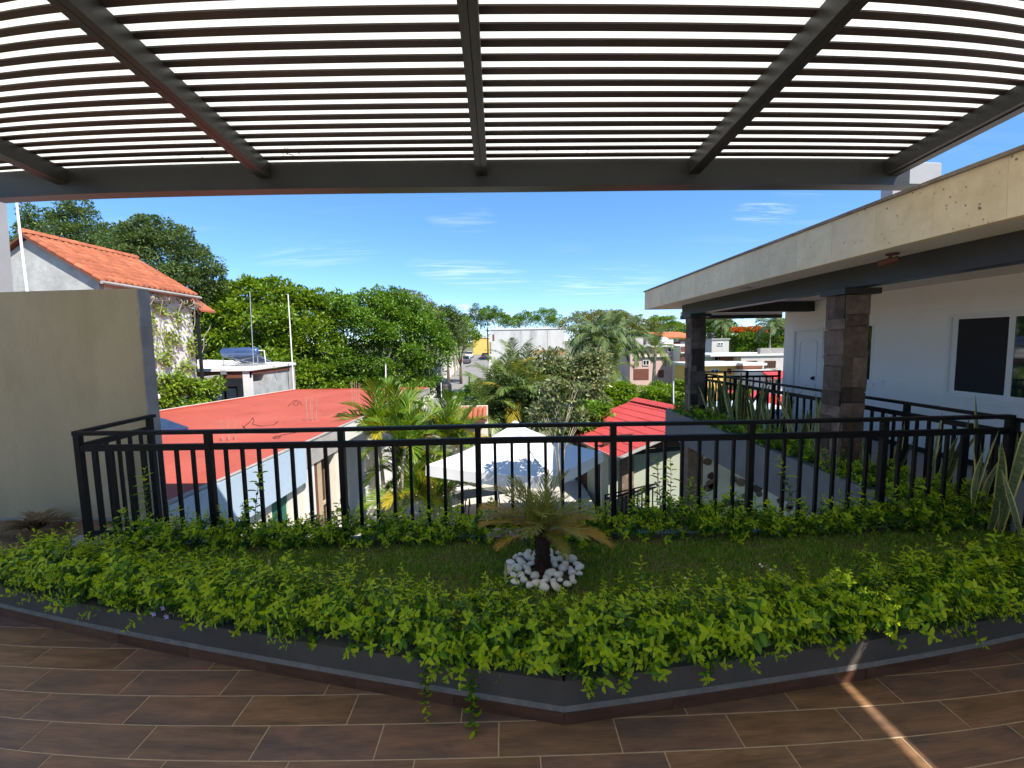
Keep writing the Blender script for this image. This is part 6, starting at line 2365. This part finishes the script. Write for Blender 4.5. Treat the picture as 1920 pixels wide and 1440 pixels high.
MB().box(-0.8, 0.8, -0.06, 0.06, 6.6, 6.72).build('crossarm', m_bark, up_)
MB().tube([(0.25, 0, 5.2), (0.25, 0, 5.9)], 0.2, 10).build('transformer', m_metal, up_)
for k, (a, b) in enumerate((((845, 603, 60), (916, 616, 92)), ((850, 608, 60), (916, 620, 92)), ((845, 612, 62), (914, 634, 92)))):
    pa, pb = aty(*a), aty(*b)
    pts = [pa + (pb - pa) * f - np.array([0, 0, 0.35 * math.sin(math.pi * f)]) for f in np.linspace(0, 1, 8)]
    tag(MB().tube([q_ - pa for q_ in pts], 0.025, 4).build('overhead_wire', m_dark, None, pa), 'thin overhead wire sagging across the street', 'wire', 'overhead wires across the street')


def far_box(name, label, y, px0, px1, pyt, pyb, mat, depth=6.0, cat='house'):
    """a far building fixed by the picture corners of its front at distance y"""
    a, b = aty(px0, pyt, y), aty(px1, pyt, y)
    z0 = aty((px0 + px1) / 2, pyb, y)[2]
    z1 = (a[2] + b[2]) / 2
    t = thing(name, label, cat, (a[0], y, z0))
    W, Hh = b[0] - a[0], z1 - z0
    MB().box(0, W, 0, depth, -4.0 if z0 < 1 else -1.0, Hh).build('wall', mat, t)

    def rect(q0, q1, r0, r1, name_, m_, proud=0.05, dp=0.06):
        c0, c1 = aty(q0, r0, y), aty(q1, r1, y)
        return MB().box(c0[0] - a[0], c1[0] - a[0], -proud, -proud + dp, c1[2] - z0, c0[2] - z0).build(name_, m_, t)

    def win(q0, q1, r0, r1, fm=None, mull=1):
        f = rect(q0, q1, r0, r1, 'window', m_glass2, 0.03, 0.02)
        w = (q1 - q0)
        c0, c1 = aty(q0, r0, y), aty(q1, r1, y)
        x0, x1, za, zb = c0[0] - a[0], c1[0] - a[0], c1[2] - z0, c0[2] - z0
        e = 0.05
        m = MB().box(x0 - e, x0, -0.07, 0.02, za, zb).box(x1, x1 + e, -0.07, 0.02, za, zb).box(x0 - e, x1 + e, -0.07, 0.02, zb, zb + e).box(x0 - e, x1 + e, -0.1, 0.02, za - e, za)
        for k in range(mull):
            xm = x0 + (x1 - x0) * (k + 1) / (mull + 1)
            m.box(xm - 0.025, xm + 0.025, -0.06, -0.031, za, zb)
        m.build('frame', fm or m_alu, f)
    return t, rect, win, (W, Hh)


# long white wall building and yellow wall at the street end
t, rect, win, (W, Hh) = far_box('long_building', 'long whitewashed building with stained wall past the palms', 95, 920, 1060, 616.5, 668, m_longwall, 10)
rect(1000, 1060, 656, 664, 'red_base', m_brickr)
rect(923, 926.5, 626, 638, 'sign', m_brown)
for px in (977, 996, 1027):
    rect(px, px + 0.9, 617, 657, 'downpipe', m_concrete)
m = MB().box(-0.2, W + 0.2, -0.15, 0.5, Hh, Hh + 0.3)
m.build('parapet', m_bwhite, t)
for f in (0.09, 0.4, 0.72, 0.93):
    MB().box(W * f, W * f + 0.9, 0.5, 1.6, Hh, Hh + 0.75).build('roof_block', m_greywash, t)
t, rect, win, (W, Hh) = far_box('yellow_wall', 'ochre yellow wall closing the far end of the street', 122, 886, 917, 634, 664, m_yellow, 0.6, 'wall')
MB().box(-0.1, W + 0.1, -0.1, 0.7, Hh, Hh + 0.25).build('cap', m_orange, t)
# pink house group
t, rect, win, (W, Hh) = far_box('pink_house', 'pink two storey house behind the single palm', 46, 1182, 1273, 648.5, 718, m_pink, 7)
rect(1180, 1275, 647, 650.5, 'cornice', m_bwhite, 0.4, 0.45)
win(1195, 1203, 652, 660)
win(1252, 1270, 651, 659, None, 2)
rect(1190, 1275, 666.5, 668.5, 'floor_band', m_cream, 0.25, 0.3)
win(1206, 1216, 676, 684)
rect(1256, 1268, 671, 682, 'plain_panel', m_pink, 0.1, 0.12)
rect(1188, 1216, 692, 712, 'garage_opening', m_brown, 0.03, 0.02)
rect(1234, 1244, 694, 708, 'door', m_brown, 0.04, 0.03)
for (a0, a1, b0, b1, mm, nm) in ((1192, 1206, 633, 648, m_greywash, 'roof_room'), (1212, 1226, 632, 648, m_colgrey, 'roof_room'), (1252, 1262, 636, 648, m_bwhite, 'roof_room')):
    c0, c1 = aty(a0, b0, 48), aty(a1, b1, 48)
    o_ = np.array(t.location)
    MB().box(c0[0] - o_[0], c1[0] - o_[0], 2, 4.5, c1[2] - o_[2] - 0.1, c0[2] - o_[2]).build(nm, mm, t)
c = aty(1244, 640, 48)
MB().lathe([(0.55, -0.5), (0.6, 0), (0.5, 0.25), (0.25, 0.42), (0.02, 0.48)], c - np.array(t.location), 14).build('white_tank', m_pvc, t)
t, rect, win, _ = far_box('orange_roof_house', 'house with orange roofs above the pink house', 62, 1243, 1300, 631, 668, m_cream, 6)
c0, c1 = aty(1240, 626, 62), aty(1304, 631, 62)
o_ = np.array(t.location)
MB().slab([(c0[0] - o_[0], -0.5, c1[2] - o_[2]), (c1[0] - o_[0], -0.5, c1[2] - o_[2]), (c1[0] - o_[0], 6, c0[2] - o_[2] + 0.4), (c0[0] - o_[0], 6, c0[2] - o_[2] + 0.4)], 0.2).build('roof', m_orange, t)
rect(1272, 1300, 634, 640, 'orange_wall', m_orange)
win(1256, 1266, 636, 640)
rect(1262, 1275, 641, 648, 'balcony_shade', m_brown)
t, rect, win, _ = far_box('brown_house', 'brown fronted house squeezed beside the far stone column', 44, 1275, 1300, 648, 718, m_cream, 6)
rect(1276, 1288, 650, 660, 'balcony', m_brown)
rect(1274, 1290, 660.5, 662, 'ledge', m_bwhite, 0.3, 0.3)
rect(1275, 1287, 664, 684, 'opening', m_brown)
p = aty(1276, 704, 40)
wt2 = thing('water_tank', 'small dark blue tank left of the far stone column', 'tank', p)
MB().lathe([(0.38, -0.55), (0.4, 0.25), (0.3, 0.42), (0.1, 0.5)], n=16).build('tank_body', m_ugly, wt2)
MB().box(-0.5, 0.5, -0.5, 0.5, -2.5, -0.56).build('tank_base', m_pink, wt2)
# houses framed by the corridor
t, rect, win, (W, Hh) = far_box('block_house', 'grey block house with a small dark window above the corridor rail', 54, 1334, 1366, 637, 664, m_block, 5)
win(1345, 1354, 643, 647)
MB().box(-0.1, W + 0.1, -0.12, 5.1, Hh, Hh + 0.15).build('roof', m_concrete, t)
p = aty(1333, 632, 57)
wt3 = thing('water_tank', 'black tank on the roof left of the block house', 'tank', p)
MB().lathe([(0.32, -0.62), (0.34, 0.35), (0.25, 0.5), (0.1, 0.55)], n=16).build('tank_body', m_ugly, wt3)
MB().box(-0.5, 0.5, -0.4, 0.4, -4.0, -0.63).build('tank_base', m_brickr, wt3)
t, rect, win, _ = far_box('blue_house', 'pale blue house with a wide dark window below the block house', 46, 1300, 1364, 663, 700, m_bluewall, 6)
win(1339, 1360, 667, 675, m_alu, 2)
rect(1332, 1362, 676, 681, 'balcony', m_bwhite, 0.5, 0.5)
t, rect, win, (W, Hh) = far_box('grey_house', 'long grey house with barred windows left of the moulded door', 43, 1389, 1475, 667, 712, m_block, 7)
MB().box(-3.2, W + 0.2, -0.15, 7.2, Hh, Hh + 0.2).build('roof', m_bwhite, t)
MB().box(W * 0.4, W + 0.2, -0.1, 0.4, Hh + 0.201, Hh + 0.75).build('parapet', m_concrete, t)
win(1400, 1417, 677.5, 682, m_brown)
win(1434, 1452, 677.5, 690, m_brown, 5)
rect(1432, 1454, 690.5, 692.5, 'sill', m_concrete, 0.3, 0.3)
rect(1365, 1388, 668, 682, 'porch_shade', m_brown, -1.5, 0.2)
t, rect, win, (W, Hh) = far_box('yellow_house', 'yellow house with a white slab roof beyond the corridor railing', 36, 1300, 1393, 686, 740, m_yellow, 4)
MB().box(-0.3, W + 0.3, -0.4, 4.3, Hh, Hh + 0.22).build('roof', m_bwhite, t)
win(1332, 1345, 693, 697)
win(1364, 1368, 692, 700, m_brown, 0)
win(1379, 1383, 693, 700, m_brown, 0)
t, rect, win, (W, Hh) = far_box('brick_house', 'red brick gable beside the yellow house', 35, 1393, 1429, 685, 740, m_brickr, 4)
MB().box(-0.2, W + 0.2, -0.3, 4.2, Hh, Hh + 0.18).build('roof', m_cream, t)
win(1398, 1408, 710, 718)
win(1414, 1420, 708, 718)
t, rect, win, (W, Hh) = far_box('red_awning_house', 'white house with a red awning under the grey house', 32, 1429, 1480, 697, 745, m_bwhite, 5)
c0, c1 = aty(1426, 697, 32), aty(1480, 705, 32)
o_ = np.array(t.location)
MB().slab([(c0[0] - o_[0], 0, c0[2] - o_[2] + 0.05), (c0[0] - o_[0], -1.4, c1[2] - o_[2]), (c1[0] - o_[0], -1.4, c1[2] - o_[2]), (c1[0] - o_[0], 0, c0[2] - o_[2] + 0.05)], 0.06).build('awning', m_redpaint, t)
win(1436, 1444, 712, 722)
win(1452, 1462, 712, 722)
t, rect, win, _ = far_box('red_wall_house', 'bright red painted wall below the brick house', 26, 1404, 1475, 744, 766, m_redpaint, 4)
rect(1410, 1420, 746, 756, 'door', m_brown)
t, rect, win, _ = far_box('blue_white_house', 'pale bluish white wall beyond the corridor balusters', 21, 1330, 1480, 766, 850, m_bluewall, 3)
rect(1330, 1480, 764.5, 767, 'coping', m_bwhite, 0.1, 0.3)
win(1380, 1390, 775, 790)
tree('lime_shrub', 'small green shrub between the yellow house and the red wall', 27, [(1398, 735, 12, 10), (1385, 745, 16, 12)], lm_ficusl, 0.14, 1800, 'lime shrubs behind the palapa', seed=70, cat='shrub', trunk=0.05)
# dark car roof seen between the columns
c = aty(1340, 722, 27)
car(c[0], 27, m_carb, 'dark car parked below the yellow house', 1.4)

# withered leaves caught between the pergola slats and its sheet
n = 130
rng = np.random.default_rng(77)
px0 = np.concatenate([rng.normal(-1.83, 0.09, 90), rng.normal(0.9, 0.5, 25), rng.normal(-2.6, 0.3, 15)])
yy_ = np.concatenate([rng.uniform(3.82, 4.03, 90), rng.uniform(3.9, 4.03, 25), rng.uniform(3.8, 4.03, 15)])
P = np.stack([px0, yy_, ZS + 0.0125 - SL * (yy_ - YP)], 1)
D = np.stack([rng.normal(size=n), rng.normal(size=n), np.zeros(n) + 0.01], 1)
V, Fc = leaves2_np(P, D, np.tile([0.02, 0.01, 1.0], (n, 1)), rng.uniform(0.015, 0.05, n), rng.uniform(0.003, 0.012, n), 0.05)
tag(inst('leaf_debris', np_mesh('leaf_debris', V, Fc, m_straw)), kind='stuff')
